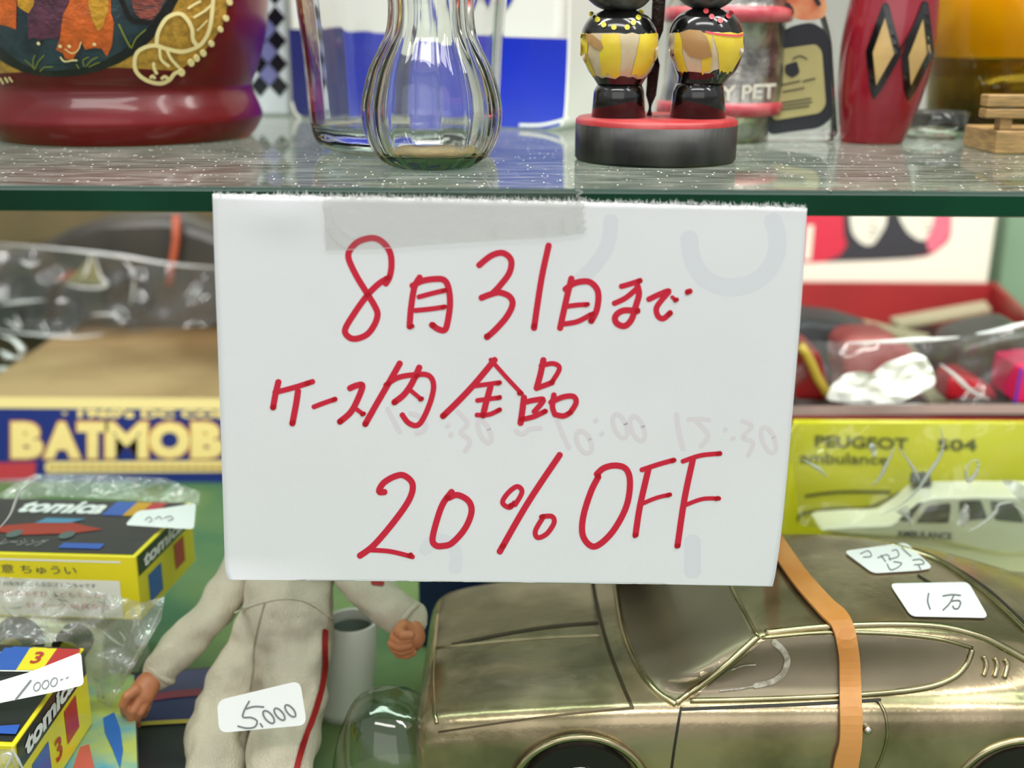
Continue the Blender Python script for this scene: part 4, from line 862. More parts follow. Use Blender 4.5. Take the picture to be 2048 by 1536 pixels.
strokes('red_stripe', [([(310, 1394), (350, 1388), (400, 1384)], 14)], 8, npl, mat('dull_red_print', (140, 56, 78), .4), nv, off=.0005)

# ---- miniature car boxes
m_bk = mat('box_black_print', (30, 31, 33), .3, coat=.4); m_by = mat('box_yellow_print', (238, 222, 40), .35, coat=.3); m_wh = mat('box_white_print', (240, 240, 232), .35)
m_blu = mat('box_blue_print', (42, 92, 184), .35, coat=.3); m_rd_ = mat('box_red_print', (190, 44, 50), .35, coat=.3); m_oy = mat('box_amber_print', (214, 158, 40), .35)
def toybox(label, A, B, C, zt_, zb_, grp):
    """A near-left, B near-right, C far-right corner pixels of the top face"""
    a = atZ(*A, zt_); b = atZ(*B, zt_); c = atZ(*C, zt_); d = a + (c - b)
    t = thing('toy_car_box', label, 'toy box', Vector(((a.x + c.x) / 2, (a.y + c.y) / 2, zb_)), grp)
    dn = Vector((0, 0, zb_ - zt_)); hexa('carton', [p + dn for p in (a, b, c, d)], [a, b, c, d], m_by, t, bevel=.0003)
    top = planeZ(zt_); nf = Vector(((b - a).y, -(b - a).x, 0)); front = quad_plane(a, nf); ns = Vector(((c - b).y, -(c - b).x, 0)); side = quad_plane(b, ns)
    mp_t = lambda u, v: a.lerp(b, u) .lerp(d.lerp(c, u), v)
    return t, a, b, c, d, zb_
def uvp(nm, quad, pts, m, par, nrm_, off=.0002, label=None):
    o_, ux, vx = quad; return mk(nm, [o_ + ux * u + vx * v + nrm_ * off for u, v in pts], [tuple(range(len(pts)))], m, par, label=label)
def uvtext(nm, s, quad, q, m, par, nrm_, off=.0004, bold=.0, shear=0.0):
    o_, ux, vx = quad; v, f = text_geo(s, bold, shear); u0_, v0_, u1_, v1_ = q
    return mk(nm, [o_ + ux * (u0_ + (u1_ - u0_) * a) + vx * (v0_ + (v1_ - v0_) * b) + nrm_ * off for a, b in v], f, m, par)
def dress(t, a, b, c, d, zb_, kana, carcol, word, num):
    up_ = Vector((0, 0, 1)); top = (a, b - a, d - a); dn = Vector((0, 0, zb_ - a.z)); fr2 = (a + dn, b - a, -dn); sd = (b + dn, c - b, -dn)
    nf = Vector(((b - a).y, -(b - a).x, 0)).normalized(); ns = Vector(((c - b).y, -(c - b).x, 0)).normalized()
    uvp('black_panel', top, [(.0, .03), (.985, .03), (.985, .99), (0, .99)], m_bk, t, up_)
    x = .735
    uvp('blue_tag', top, [(x, .70), (x + .075, .70), (x + .075, .97), (x, .97)], m_blu, t, up_, .0004)
    uvp('amber_tag', top, [(x + .075, .70), (x + .13, .70), (x + .13, .97), (x + .075, .97)], m_oy if not num else m_by, t, up_, .0004)
    uvp('red_tag', top, [(x + .13, .70), (x + .185, .70), (x + .185, .97), (x + .13, .97)], m_rd_, t, up_, .0004)
    uvtext('logo_lettering', word, top, (.42, .72, .725, .96), m_stk, t, up_, .0004, .04, .15)
    strokes_uv = [(.42, .44), (.50, .50), (.58, .54), (.66, .56), (.72, .50), (.80, .44), (.72, .36), (.54, .30), (.44, .36)]
    uvp('car_picture', top, strokes_uv, carcol, t, up_, .0004, label='printed picture of a toy car')
    uvp('car_picture_window', top, [(.54, .52), (.66, .54), (.70, .62), (.56, .62)], mat('print_sky_blue', (88, 150, 190), .4), t, up_, .0005)
    for cx_ in (.52, .70): uvp('car_picture_wheel', top, [(cx_ + .025 * math.cos(q), .32 + .07 * math.sin(q)) for q in [6.283 * i / 12 for i in range(12)]], mat('print_grey_wheel', (96, 112, 112), .4), t, up_, .0005)
    uvtext('small_lettering', kana, top, (.38, .12, .66, .24), mat('print_grey', (176, 176, 176), .5), t, up_, .0004)
    uvp('maker_strip', top, [(.72, .10), (.86, .10), (.86, .19), (.72, .19)], m_blu, t, up_, .0004)
    # front: yellow frame with white field and a yellow caution bar
    uvp('white_field', fr2, [(0, .03), (.94, .03), (.94, .62), (0, .62)], m_wh, t, nf)
    uvp('white_rule', fr2, [(0, .90), (.95, .90), (.95, .93), (0, .93)], m_wh, t, nf)
    mk_t = mat('print_dark', (80, 80, 84), .5)
    uvtext('caution_lettering', '注意 ちゅうい', fr2, (.50, .70, .80, .84), mk_t, t, nf, .0003)
    uvtext('fine_print', '対象年齢 この商品は おもちゃです', fr2, (.55, .50, .86, .57), mk_t, t, nf, .0004)
    m_pk = mat('print_pink', (200, 110, 130), .5)
    uvtext('fine_print', 'のりものあそび こどもミニカー', fr2, (.50, .34, .90, .43), m_pk, t, nf, .0004)
    uvtext('fine_print', 'STマーク 玩具安全', fr2, (.62, .16, .90, .25), m_pk, t, nf, .0004)
    # side: black band with logo, blue and red squares
    uvp('black_band', sd, [(.02, .68), (.985, .68), (.985, .985), (.02, .985)], m_bk, t, ns)
    uvtext('side_logo', word, sd, (.10, .73, .80, .94), m_stk, t, ns, .0004, .045, .1)
    uvp('side_blue_tag', sd, [(.16, .12), (.38, .12), (.38, .56), (.16, .56)], m_blu, t, ns)
    uvp('side_red_tag', sd, [(.62, .20), (.80, .20), (.80, .62), (.62, .62)], m_rd_, t, ns)
    if num: uvtext('side_number', num, sd, (.45, .18, .54, .45), m_rd_, t, ns, .0003, .02)
tA = toybox('upper yellow and black boxed toy car in the plastic bag, red car pictured', (-330, 1098), (271, 1114), (382, 1006), .064, .040, None)
dress(*tA, 'ロータス レーシング', mat('print_car_red', (176, 62, 48), .4), 'tomica', '')
tB = toybox('lower yellow and black boxed toy car at bottom left corner with slanted price sticker', (-560, 1462), (28, 1492), (168, 1296), .046, .0185, None)
dress(*tB, 'ミニカー コレクション', mat('print_car_green', (120, 160, 140), .4), 'tomica', '3')
# bigger coloured tags at the far edge of the lower box, as photographed
tpB = planeZ(.046)
tb_ = tB[0]
patch('blue_tag', [(-30, 1338), (10, 1295), (60, 1296), (32, 1340)], tpB, m_blu, tb_, off=.0006, grid=80)
patch('yellow_tag', [(32, 1340), (60, 1296), (114, 1297), (84, 1340)], tpB, m_by, tb_, off=.0006, grid=80)
patch('red_tag', [(84, 1340), (114, 1297), (162, 1298), (130, 1334)], tpB, m_rd_, tb_, off=.0006, grid=80)
text_quad('number', '3', [(58, 1326), (76, 1326), (92, 1303), (72, 1303)], tpB, m_rd_, tb_, off=.0009, bold=.02)
strokes('white_rule', [([(-20, 1341), (60, 1342), (130, 1340)], 2.5)], 2, tpB, m_wh, tb_, off=.0009, smooth=False)
patch('maker_strip', [(-10, 1452), (40, 1449), (32, 1468), (-20, 1466)], tpB, m_blu, tb_, off=.0006, grid=80)
# stickers
cA = quad_plane(atZ(330, 1058, .066), Vector((0, -.55, 1)))
sticker('price_sticker', [(250, 1050), (275, 1022), (330, 1016), (392, 1006), (388, 1058), (340, 1056)], cA, tA[0], off=.0006, r=8, lab='curled white price sticker')
strokes('pen_writing', [[(290, 1040), (298, 1034), (304, 1040), (298, 1044)], [(310, 1038), (318, 1033), (324, 1039)], [(328, 1036), (340, 1032), (346, 1038), (336, 1041)]], 1.6, cA, m_pen, tA[0], off=.0012)
cB = quad_plane(atZ(60, 1400, .050), Vector((0, -.45, 1)))
sticker('price_sticker', [(-40, 1374), (60, 1344), (162, 1304), (168, 1370), (110, 1384), (-40, 1414)], cB, tB[0], off=.0008, r=10, lab='white price sticker slanting across the box')
Z7 = lambda p: S(3.98, 0, 1150, p)
strokes('pen_writing', [(Z7([(245, 840), (185, 915), (125, 990)]), 4), ell(74, 1373, 6, 9, 25), ell(91, 1369, 6, 9, 25), ell(108, 1364, 6, 9, 25), Z7([(480, 835), (500, 828)]), Z7([(525, 822), (545, 812)])], 2, cB, m_pen, tB[0], off=.0014, label='grey pen price')

# ---- cream toy car under the upper box
m_cr = mat('cream_car_paint', (206, 208, 184), .3, coat=.4)
cc_ = thing('cream_toy_car', 'pale cream toy car standing under the upper boxed toy car', 'toy car', (-.14, .37, 0))
x0 = -.235; x1 = atY(190, 1260, .352).x
sec = [(.350, .0), (.348, .012), (.349, .026), (.352, .034), (.356, .0395), (.402, .0395), (.408, .03), (.408, 0)]
V = []; Fc = []
for k, (xx, s_) in enumerate([(x0, .9), (x0 + .006, 1), (x1 - .02, 1), (x1 - .006, .93), (x1, .82)]):
    for y, z in sec: V.append((xx, .379 + (y - .379) * s_, z * (s_ if k else .9)))
n = len(sec)
for k in range(4):
    for i in range(n): Fc.append((k * n + i, k * n + (i + 1) % n, (k + 1) * n + (i + 1) % n, (k + 1) * n + i))
Fc += [tuple(range(n)), tuple(range(4 * n, 5 * n))]
mk('car_shell', V, Fc, m_cr, cc_, bevel=.001)
for px_, R_w in ((28, .0085), (142, .006)):
    c = atY(px_, 1292, .347); A_ = [6.283 * i / 28 for i in range(28)]
    mk('wheel', [(c.x + R_w * math.cos(a), .3455, c.z + R_w * math.sin(a)) for a in A_] + [(c.x + R_w * math.cos(a), .352, c.z + R_w * math.sin(a)) for a in A_], [tuple(range(28)), tuple(range(28, 56))] + [(i, (i + 1) % 28, (i + 1) % 28 + 28, i + 28) for i in range(28)], m_tyre, cc_)
    mk('hub_cap', [(c.x + R_w * .5 * math.cos(a), .345, c.z + R_w * .5 * math.sin(a)) for a in A_], [tuple(range(28))], m_hub, cc_)

# ---- clear bags
m_bag = film('clear_bag_film', (246, 247, 244), 1.0, .05, .07, bump=.9, bscale=60, milky=.07)
def bag_warp(amp, sc, seed):
    return lambda x, y: amp * (noise.noise(Vector((x / sc, y / sc, seed))) + .5 * noise.noise(Vector((x / sc * 2.3, y / sc * 2.3, seed + 3))) + .7 * abs(noise.noise(Vector((x / sc * .8 + y / sc, y / sc * .4, seed + 9)))))
bagA = thing('plastic_bag', 'crumpled clear plastic bag wrapped around the upper boxed toy car', 'bag', atY(150, 1200, .35))
m_bag2 = film('clear_bag_fold', (240, 241, 232), 1.0, .12, .09, bump=1.0, bscale=90, milky=.18)
patch('bag_front', [(-20, 1150), (120, 1165), (286, 1205), (330, 1192), (322, 1240), (270, 1330), (214, 1425), (200, 1428), (186, 1360), (168, 1300), (120, 1282), (60, 1292), (-20, 1290)], planeY(.3395), m_bag2, bagA, off=0, grid=9, warp=bag_warp(.006, 60, 1))
patch('bag_top', [(-20, 1000), (40, 962), (70, 948), (200, 950), (330, 956), (400, 985), (398, 1010), (240, 998), (100, 992), (-20, 1010)], quad_plane(atY(200, 1000, .415), Vector((0, -.7, 1))), m_bag2, bagA, off=0, grid=12, warp=bag_warp(.005, 70, 5))
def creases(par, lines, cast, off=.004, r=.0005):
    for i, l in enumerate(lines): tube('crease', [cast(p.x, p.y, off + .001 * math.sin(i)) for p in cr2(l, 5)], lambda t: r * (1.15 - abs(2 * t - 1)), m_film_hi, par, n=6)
creases(bagA, [[(262, 1210), (270, 1240), (262, 1268)], [(282, 1228), (276, 1250), (284, 1276)], [(205, 1262), (226, 1280), (246, 1292)], [(238, 1262), (250, 1280), (244, 1298)], [(322, 1215), (300, 1262), (262, 1330), (222, 1400)], [(188, 1350), (196, 1392), (208, 1424)], [(200, 1352), (206, 1390), (206, 1420)], [(112, 1250), (136, 1262), (160, 1244)], [(0, 1208), (30, 1232), (50, 1222)], [(216, 1180), (205, 1215), (212, 1236)], [(-5, 1060), (20, 1030), (40, 985), (75, 955)]], planeY(.347))
bagB = thing('plastic_bag', 'clear plastic wrap over the lower boxed toy car at the bottom left', 'bag', atY(20, 1510, .28))
patch('bag_front', [(-20, 1500), (26, 1498), (50, 1560), (-20, 1570)], planeY(.272), m_bag2, bagB, off=0, grid=9, warp=bag_warp(.003, 40, 11))
creases(bagB, [[(0, 1512), (20, 1508), (30, 1536)], [(24, 1496), (36, 1520), (50, 1545)], [(5, 1545), (18, 1525), (28, 1500)]], planeY(.272), .002, .0004)

# ---- long blue box with cream lettering
m_bluebox = mat('royal_blue_print', (30, 44, 124), .35, coat=.3); m_crm = mat('cream_print', (252, 224, 150), .4); m_kraft = mat('brown_card_top', (138, 108, 68), .6, c2=(186, 156, 112), vscale=9)
m_crb = mat('cream_lid_edge', (246, 222, 156), .4); m_halo = mat('orange_outline_print', (204, 120, 60), .4)
YBx = .585; zt_ = atY(200, 797, YBx).z
xa = atY(-60, 880, YBx).x; xb = atY(900, 880, YBx).x
bb = thing('lettered_box', 'long royal blue box with big cream capital letters behind the toy boxes', 'box', ((xa + xb) / 2, YBx, 0))
box('carton', xa, xb, YBx, .81, 0, zt_, m_bluebox, bb)
box('brown_top', xa, xb, YBx + .0005, .81, zt_, zt_ + .0006, m_kraft, bb, label='brown top face of the box')
cb_ = planeY(YBx)
zq = lambda py: atY(200, py, YBx).z
mk('cream_band', [(xa, YBx - .0004, zq(817)), (xb, YBx - .0004, zq(817)), (xb, YBx - .0004, zt_ + .0006), (xa, YBx - .0004, zt_ + .0006)], [(0, 1, 2, 3)], m_crb, bb)
text_quad('heading', "· 1960's DC COMICS ·", [(124, 836), (560, 838), (560, 820), (124, 818)], cb_, m_crm, bb, off=.0004, bold=.05)
LT = [('B', 22, 86), ('A', 86, 162), ('T', 154, 216), ('M', 210, 296), ('O', 298, 380), ('B', 382, 446), ('I', 452, 474), ('L', 484, 530), ('E', 538, 590)]
for ch, xl, xr in LT:
    text_quad('capital_outline', ch, [(xl - 3, 920), (xr + 3, 920), (xr + 3, 841), (xl - 3, 841)], cb_, m_halo, bb, off=.0003, bold=.05 if ch == 'M' else .085)
    text_quad('capital_letter', ch, [(xl, 917), (xr, 917), (xr, 844), (xl, 844)], cb_, m_crm, bb, off=.0006, bold=.04 if ch == 'M' else .07)
patch('cream_pill', rounded([(90, 923), (700, 920), (700, 942), (90, 946)], 11), cb_, m_crm, bb, off=.0004, grid=90)
strokes('pill_print', [([(100 + i * 16, 935), (108 + i * 16, 935)], 7) for i in range(24)], 6, cb_, mat('brown_print', (186, 150, 84), .5), bb, off=.0006, kind='stuff')
patch('red_panel', [(-40, 926), (72, 924), (70, 958), (-40, 962)], cb_, mat('faded_red_print', (196, 62, 74), .4), bb, off=.0004, grid=90)
patch('lilac_panel', [(-40, 962), (66, 958), (60, 985), (-40, 985)], cb_, mat('lilac_print', (186, 166, 200), .4), bb, off=.0004, grid=90)

# ---- black toy car in plastic on the box top
m_blkt = mat('dark_toy_body', (44, 42, 40), .3, coat=.4, c2=(66, 60, 52), vscale=18)
Yt = .735; zb2 = zt_ + .0006
dk = thing('dark_toy_car', 'dark toy car with orange stripe wrapped in clear plastic on the long box', 'toy car', (-.24, Yt, zb2))
px = lambda x, y, Y=Yt: atY(x, y, Y)
prof = [(-160, 655), (-160, 560), (-60, 520), (60, 500), (130, 462), (200, 440), (330, 436), (430, 470), (560, 520), (690, 560), (700, 655)]
fr3 = [px(x, y) for x, y in prof]; fr3 = [Vector((p.x, p.y, max(p.z, zb2))) for p in fr3]
fr3[0].z = fr3[-1].z = zb2
hexa('toy_body', fr3, [p + Vector((0, .05, 0)) for p in fr3], m_blkt, dk, bevel=.006)
tube('orange_strip', [px(x, y, Yt - .006) for x, y in [(352, 430), (352, 480), (346, 520), (338, 570)]], .0026, mat('orange_plastic', (176, 84, 56), .4), dk)
mk('gold_highlight', [px(130, 566, Yt - .01), px(214, 570, Yt - .01), px(186, 510, Yt - .01), px(150, 552, Yt - .004)], [(0, 1, 2), (0, 2, 3)], mat('gold_highlight_tint', (226, 206, 150), .2, metal=.8), dk)  # gold triangle stands in for a highlight on the wrapped toy
mk('red_cap', [px(108, 560, Yt - .008), px(190, 562, Yt - .008), px(186, 545, Yt - .008), px(140, 540, Yt - .008)], [(0, 1, 2, 3)], mat('red_brown_plastic', (136, 66, 42), .4), dk)
for i, (x, y, r) in enumerate([(60, 600, .016), (110, 628, .014), (250, 600, .015), (20, 640, .012)]):
    c = px(x, y, Yt - .012)
    A_ = [6.283 * q / 24 for q in range(24)]
    mk('wheel', [(c.x + r * math.cos(a), c.y, max(zb2, c.z + r * math.sin(a))) for a in A_] + [(c.x + r * math.cos(a), Yt + .004, max(zb2, c.z + r * math.sin(a))) for a in A_], [tuple(range(24)), tuple(range(24, 48))] + [(q, (q + 1) % 24, (q + 1) % 24 + 24, q + 24) for q in range(24)], m_tyre, dk)
br_ = box('brown_carton', px(-160, 500, .80).x, px(700, 500, .80).x, .815, .845, 0, px(200, 380, .80).z, mat('olive_brown_card', (116, 102, 66), .6, var=.25, vscale=8))
tag(br_, 'olive brown carton behind the dark toy car at the back of the case', 'box')
bagC = thing('plastic_bag', 'large clear plastic bag around the dark toy car on the long box', 'bag', px(200, 660, .71))
m_bag3 = film('clear_bag_soft', (240, 240, 242), 1.0, .05, .12, bump=.8, bscale=28, milky=.05)
patch('bag_front', [(-40, 484), (60, 492), (200, 502), (330, 522), (470, 534), (520, 560), (520, 640), (300, 664), (180, 672), (100, 668), (-40, 655)], planeY(.712), m_bag3, bagC, off=0, grid=12, warp=bag_warp(.010, 90, 2))
creases(bagC, [[(-20, 486), (120, 498), (240, 512), (340, 528), (440, 536)], [(180, 508), (174, 540), (164, 556)], [(188, 508), (200, 550), (214, 570), (180, 576), (130, 568)], [(246, 520), (268, 550), (262, 610)], [(180, 630), (230, 630), (246, 652)], [(0, 610), (40, 604), (90, 600)], [(40, 520), (60, 530), (80, 522)], [(-20, 660), (60, 668), (150, 674), (210, 668)], [(10, 640), (40, 656), (30, 630)]], planeY(.712), .008, .0012)
# small crumpled film in front, low left
bagD = thing('plastic_bag', 'small ring of crumpled clear film at the left edge on the long box', 'bag', atY(20, 720, .66))
creases(bagD, [[(0, 672), (26, 680), (44, 700), (40, 716), (20, 712)], [(0, 700), (14, 712), (34, 716)], [(-10, 735), (10, 740), (24, 738)]], planeY(.655), .0, .0022)

# ================================================================ LOWER RIGHT
# ---- yellow window box with ambulance
m_yb = mat('acid_yellow_card', (218, 214, 46), .4, coat=.25, var=.05, vscale=12); m_yk = mat('dark_olive_print', (92, 92, 24), .5)
Yy = .470; Yfz = .405
xl = atY(1560, 960, Yfz).x; yb = thing('window_box', 'acid yellow window box holding a white toy ambulance behind the metal car', 'box', (.16, .44, 0))
xi = atY(1606, 960, Yy).x; xr = .33
ztp = atY(1800, 846, Yy).z
box('back_card', xi - .006, xr, Yy, Yy + .004, 0, ztp, m_yb, yb)
lf = [Vector((xl, Yfz, 0)), Vector((xi - .006, Yy, 0)), Vector((xi - .0045, Yy, 0)), Vector((xl + .0015, Yfz, 0))]
ztl = atY(1580, 878, Yfz).z
hexa('side_flap', lf, [p + Vector((0, 0, ztl if k in (0, 3) else ztp)) for k, p in enumerate(lf)], m_yb, yb)
box('inner_tray', xl, xr, Yfz, Yy, 0, .006, m_yb, yb)
cy = planeY(Yy)
text_quad('maker_lettering', 'PEUGEOT', [(1630, 894), (1816, 900), (1816, 876), (1630, 870)], cy, m_yk, yb, off=.0003, bold=.03)
text_quad('model_lettering', '504', [(1874, 902), (1954, 902), (1954, 878), (1874, 878)], cy, m_yk, yb, off=.0003, bold=.03)
text_quad('model_lettering', 'ambulance', [(1600, 926), (1776, 930), (1776, 908), (1600, 904)], cy, m_yk, yb, off=.0003, bold=.015)
strokes('printed_car_outline', [([(1612, 992), (1680, 984), (1780, 984)], 6), ([(1596, 1040), (1604, 1028), (1660, 1018), (1740, 1014), (1800, 985), (1850, 966)], 5)], 5, cy, m_yk, yb, off=.0003)
m_lid = mat('grey_pink_lid', (176, 152, 146), .5, var=.15, vscale=20)
# toy ambulance
m_amw = mat('off_white_enamel', (226, 226, 212), .25, coat=.5); m_win = mat('dark_toy_window', (92, 88, 84), .2, coat=.5)
Ym2 = .436
am = thing('toy_ambulance', 'white toy ambulance estate car inside the yellow window box', 'toy car', atY(1900, 1140, Ym2))
P2 = [(1640, 1062), (1655, 1056), (1720, 1052), (1780, 1050), (1812, 1030), (1842, 1003), (1862, 996), (1960, 993), (2240, 995), (2260, 1110), (2000, 1108), (1960, 1100), (1860, 1078), (1700, 1070)]
v0 = [atY(x, y, Ym2) for x, y in P2]; v0 = [Vector((p.x, p.y, max(p.z, .0065))) for p in v0]
ab = hexa('ambulance_body', v0, [p + Vector((0, .018, 0)) for p in v0], m_amw, am, bevel=.003)
lowp = [atY(x, y, Ym2) for x, y in [(1665, 1056), (2250, 1100)]]
box('underbody', lowp[0].x, lowp[1].x, Ym2 + .002, Ym2 + .017, .010, lowp[1].z + .004, m_amw, am, bevel=.002)
for wx_ in (lowp[0].x + .014, lowp[1].x - .02):
    for yy in (Ym2 - .0005, Ym2 + .013):
        A_ = [6.283 * q / 20 for q in range(20)]
        mk('wheel', [(wx_ + .008 * math.cos(a), yy, .014 + .008 * math.sin(a)) for a in A_] + [(wx_ + .008 * math.cos(a), yy + .006, .014 + .008 * math.sin(a)) for a in A_], [tuple(range(20)), tuple(range(20, 40))] + [(q, (q + 1) % 20, (q + 1) % 20 + 20, q + 20) for q in range(20)], m_tyre, am)
ca = planeY(Ym2)
for poly in ([(1832, 1046), (1856, 1012), (1898, 1006), (1902, 1010), (1898, 1046)], [(1918, 1002), (1962, 1000), (1975, 1038), (1922, 1042)], [(1980, 1002), (2030, 1006), (2050, 1046), (1990, 1040)], [(2060, 1006), (2120, 1008), (2120, 1046), (2070, 1046)]):
    patch('window', rounded(poly, 6), ca, m_win, am, off=.0004, grid=60)
patch('windscreen', [(1796, 1040), (1814, 1024), (1836, 1006), (1846, 1004), (1828, 1030), (1818, 1044)], ca, m_win, am, off=.0004, grid=60)
text_quad('lettering', 'AMBULANCE', [(1794, 1074), (1904, 1080), (1904, 1066), (1794, 1060)], ca, mat('navy_letter', (60, 64, 90), .5), am, off=.0005, bold=.02)
mk('roof_beacon', [atY(x, y, Ym2 + .01) for x, y in [(1818, 966), (1822, 944), (1858, 944), (1864, 966)]] + [atY(x, y, Ym2 + .02) for x, y in [(1818, 966), (1822, 944), (1858, 944), (1864, 966)]], [(0, 1, 2, 3), (4, 5, 6, 7), (0, 1, 5, 4), (1, 2, 6, 5), (2, 3, 7, 6)], mat('grey_beacon', (96, 98, 100), .3), am, label='grey roof beacon')
# clear window film
filmw = thing('clear_wrap', 'wrinkled clear plastic film stretched over the yellow window box', 'film', atY(1850, 1000, .40))
m_wf = film('window_film', (246, 246, 240), 1.0, .03, .05, bump=.5, bscale=38, milky=.04)
patch('film_sheet', [(1574, 850), (2200, 842), (2200, 1110), (1900, 1100), (1600, 1050)], planeY(.404), m_wf, filmw, off=0, grid=14, warp=bag_warp(.005, 110, 21))
Z4 = lambda p: S(3.84, 1540, 780, p)
creases(filmw, [Z4([(250, 530), (330, 580), (390, 620), (440, 670)]), Z4([(960, 440), (900, 560), (850, 660), (790, 740)]), Z4([(990, 440), (1080, 570), (1130, 660), (1150, 700)]), Z4([(1310, 290), (1330, 400), (1310, 500), (1220, 640), (1130, 770), (1010, 880), (850, 960)]), Z4([(980, 930), (1060, 980), (1080, 1060)]), Z4([(1560, 540), (1510, 600), (1520, 700), (1580, 640), (1600, 550), (1550, 540)]), Z4([(1520, 1090), (1640, 1020), (1730, 940), (1760, 880), (1880, 860)]), Z4([(1870, 880), (1960, 970), (1990, 1100)])], planeY(.404), .005, .0007)
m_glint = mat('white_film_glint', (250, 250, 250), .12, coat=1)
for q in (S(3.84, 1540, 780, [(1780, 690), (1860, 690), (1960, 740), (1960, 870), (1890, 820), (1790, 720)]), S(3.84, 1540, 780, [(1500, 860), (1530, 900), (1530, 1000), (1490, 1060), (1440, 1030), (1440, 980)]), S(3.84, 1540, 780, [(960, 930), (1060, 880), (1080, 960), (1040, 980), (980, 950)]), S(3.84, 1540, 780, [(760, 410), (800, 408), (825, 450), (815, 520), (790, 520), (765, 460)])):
    patch('film_glint', rounded(q, 4), planeY(.404), m_film_hi, filmw, off=.006, grid=10, warp=bag_warp(.002, 20, 3))  # milky pale patches stand in for glints on the film

# ---- red tray of wrapped toys behind
m_rt = mat('red_card', (168, 44, 44), .45, coat=.2, var=.1, vscale=15); m_rtd = mat('dark_tray_lining', (52, 42, 38), .6)
zr_ = atY(1800, 838, .490).z; Yr0 = .490; Yr1 = (zr_ - H) / (atY(1800, 588, 1).z - H)
zin = zr_ - .020
xrl = .10; xrr = atZ(1972, 585, zr_).x
tray = thing('red_tray_box', 'open red cardboard tray holding bagged toys at right back', 'box', (.3, .58, 0))
Cn = [Vector((xrl, Yr0, 0)), Vector((atZ(2200, 840, zr_).x, Yr0, 0)), Vector((xrr, Yr1, 0)), Vector((xrl, Yr1, 0))]
hexa('tray_floor', [Vector((p.x, p.y, zin - .002)) for p in Cn], [Vector((p.x, p.y, zin)) for p in Cn], m_rtd, tray)
tk = Vector((0, .004, 0)); zU = atY(1800, 564, Yr1).z
hexa('tray_wall', [Vector((p.x, p.y, 0)) for p in (Cn[0], Cn[1], Cn[1] + tk, Cn[0] + tk)], [Vector((p.x, p.y, zr_ + .0)) for p in (Cn[0], Cn[1], Cn[1] + tk, Cn[0] + tk)], m_rt, tray)
zB0 = atY(1800, 612, Yr1).z
hexa('tray_wall', [Vector((p.x, p.y, 0)) for p in (Cn[3], Cn[2], Cn[2] - tk, Cn[3] - tk)], [Vector((p.x, p.y, zU)) for p in (Cn[3], Cn[2], Cn[2] - tk, Cn[3] - tk)], m_rt, tray)
sx_ = Vector((.004, 0, 0)); p1, p2 = Cn[1], Cn[2]
zR1 = atY(2048, 618, atZ(2048, 640, zr_).y).z
hexa('tray_wall', [Vector((p.x, p.y, 0)) for p in (p2, p1, p1 + sx_, p2 + sx_)], [Vector((p.x, p.y, q)) for p, q in ((p2, zU), (p1, zr_ + .012), (p1 + sx_, zr_ + .012), (p2 + sx_, zU))], m_rt, tray)
strokes('rim_strip', [([(1560, 822), (1700, 820), (1900, 818), (2100, 818)], 20)], 16, planeY(Yr0 - .0005), m_lid, tray, off=.0005, label='grey-pink plastic rim strip', smooth=False)
# things in the tray
m_beige = mat('beige_card_strip', (184, 174, 142), .6)
def slab(nm, label, cat, pts, z, th, m):
    c = [atZ(x, y, z) for x, y in pts]; o = hexa(nm, [p - Vector((0, 0, th)) for p in c], c, m, None, bevel=.0006); tag(o, label, cat); return o
zl_ = zin + .016
slab('beige_strip', 'beige card strip slanting down to the right in the red tray', 'card strip', [(1640, 622), (1700, 632), (1860, 668), (1836, 674), (1660, 640), (1590, 628)], zl_ + .004, .003, m_beige)
slab('beige_strip', 'pale beige card strip along the back right of the red tray', 'card strip', [(1780, 634), (1970, 600), (1984, 618), (1800, 650)], zl_ + .004, .003, m_beige)
slab('beige_strip', 'beige card strip standing at the front of the tray beside crumpled paper', 'card strip', [(1780, 678), (1812, 672), (1912, 806), (1862, 806)], zl_ + .001, .003, m_beige)
def lump(nm, label, cat, poly, Y, dpt, m, zbase=None, bevel=.004):
    v = [atY(x, y, Y) for x, y in poly]
    if zbase is not None: v = [Vector((p.x, p.y, max(p.z, zbase))) for p in v]
    o = hexa(nm, v, [p + Vector((0, dpt, 0)) for p in v], m, None, bevel=bevel); tag(o, label, cat); return o
lump('red_toy', 'dark red toy at the left of the tray behind the yellow ring', 'toy', [(1560, 806), (1560, 700), (1600, 690), (1640, 700), (1660, 760), (1662, 806)], .505, .03, mat('deep_red_plastic', (120, 10, 12), .4), zin)
lump('red_pouch', 'crimson and pink pouch in the middle of the red tray', 'pouch', [(1690, 806), (1684, 700), (1700, 676), (1780, 672), (1830, 700), (1850, 806)], .545, .03, mat('crimson_cloth', (140, 34, 40), .6, c2=(168, 96, 92), vscale=25), zin)
lump('red_toy', 'bright red toy beside the dark toy at right of the tray', 'toy', [(1890, 806), (1900, 752), (1940, 748), (1990, 778), (2006, 806)], .505, .02, mat('bright_red_plastic', (166, 20, 34), .4), zin)
lump('dark_toy', 'black rounded toy at the right side of the red tray', 'toy', [(1900, 770), (1930, 690), (1990, 672), (2060, 660), (2100, 700), (2100, 806), (1910, 806)], .530, .04, m_blkt, zin)
lump('grey_toy', 'dark grey bagged toy at the back left of the tray', 'toy', [(1560, 700), (1570, 650), (1620, 640), (1700, 650), (1760, 668), (1790, 700), (1790, 760), (1560, 760)], .575, .04, mat('slate_grey', (70, 72, 76), .5, var=.3, vscale=20), zin)
c = atY(1590, 800, .502)
tube('yellow_ring', [atY(x, y, .500) for x, y in [(1600, 690), (1612, 706), (1624, 730), (1636, 758), (1652, 782), (1668, 800)]], .0022, mat('olive_yellow_plastic', (160, 136, 46), .4), None)
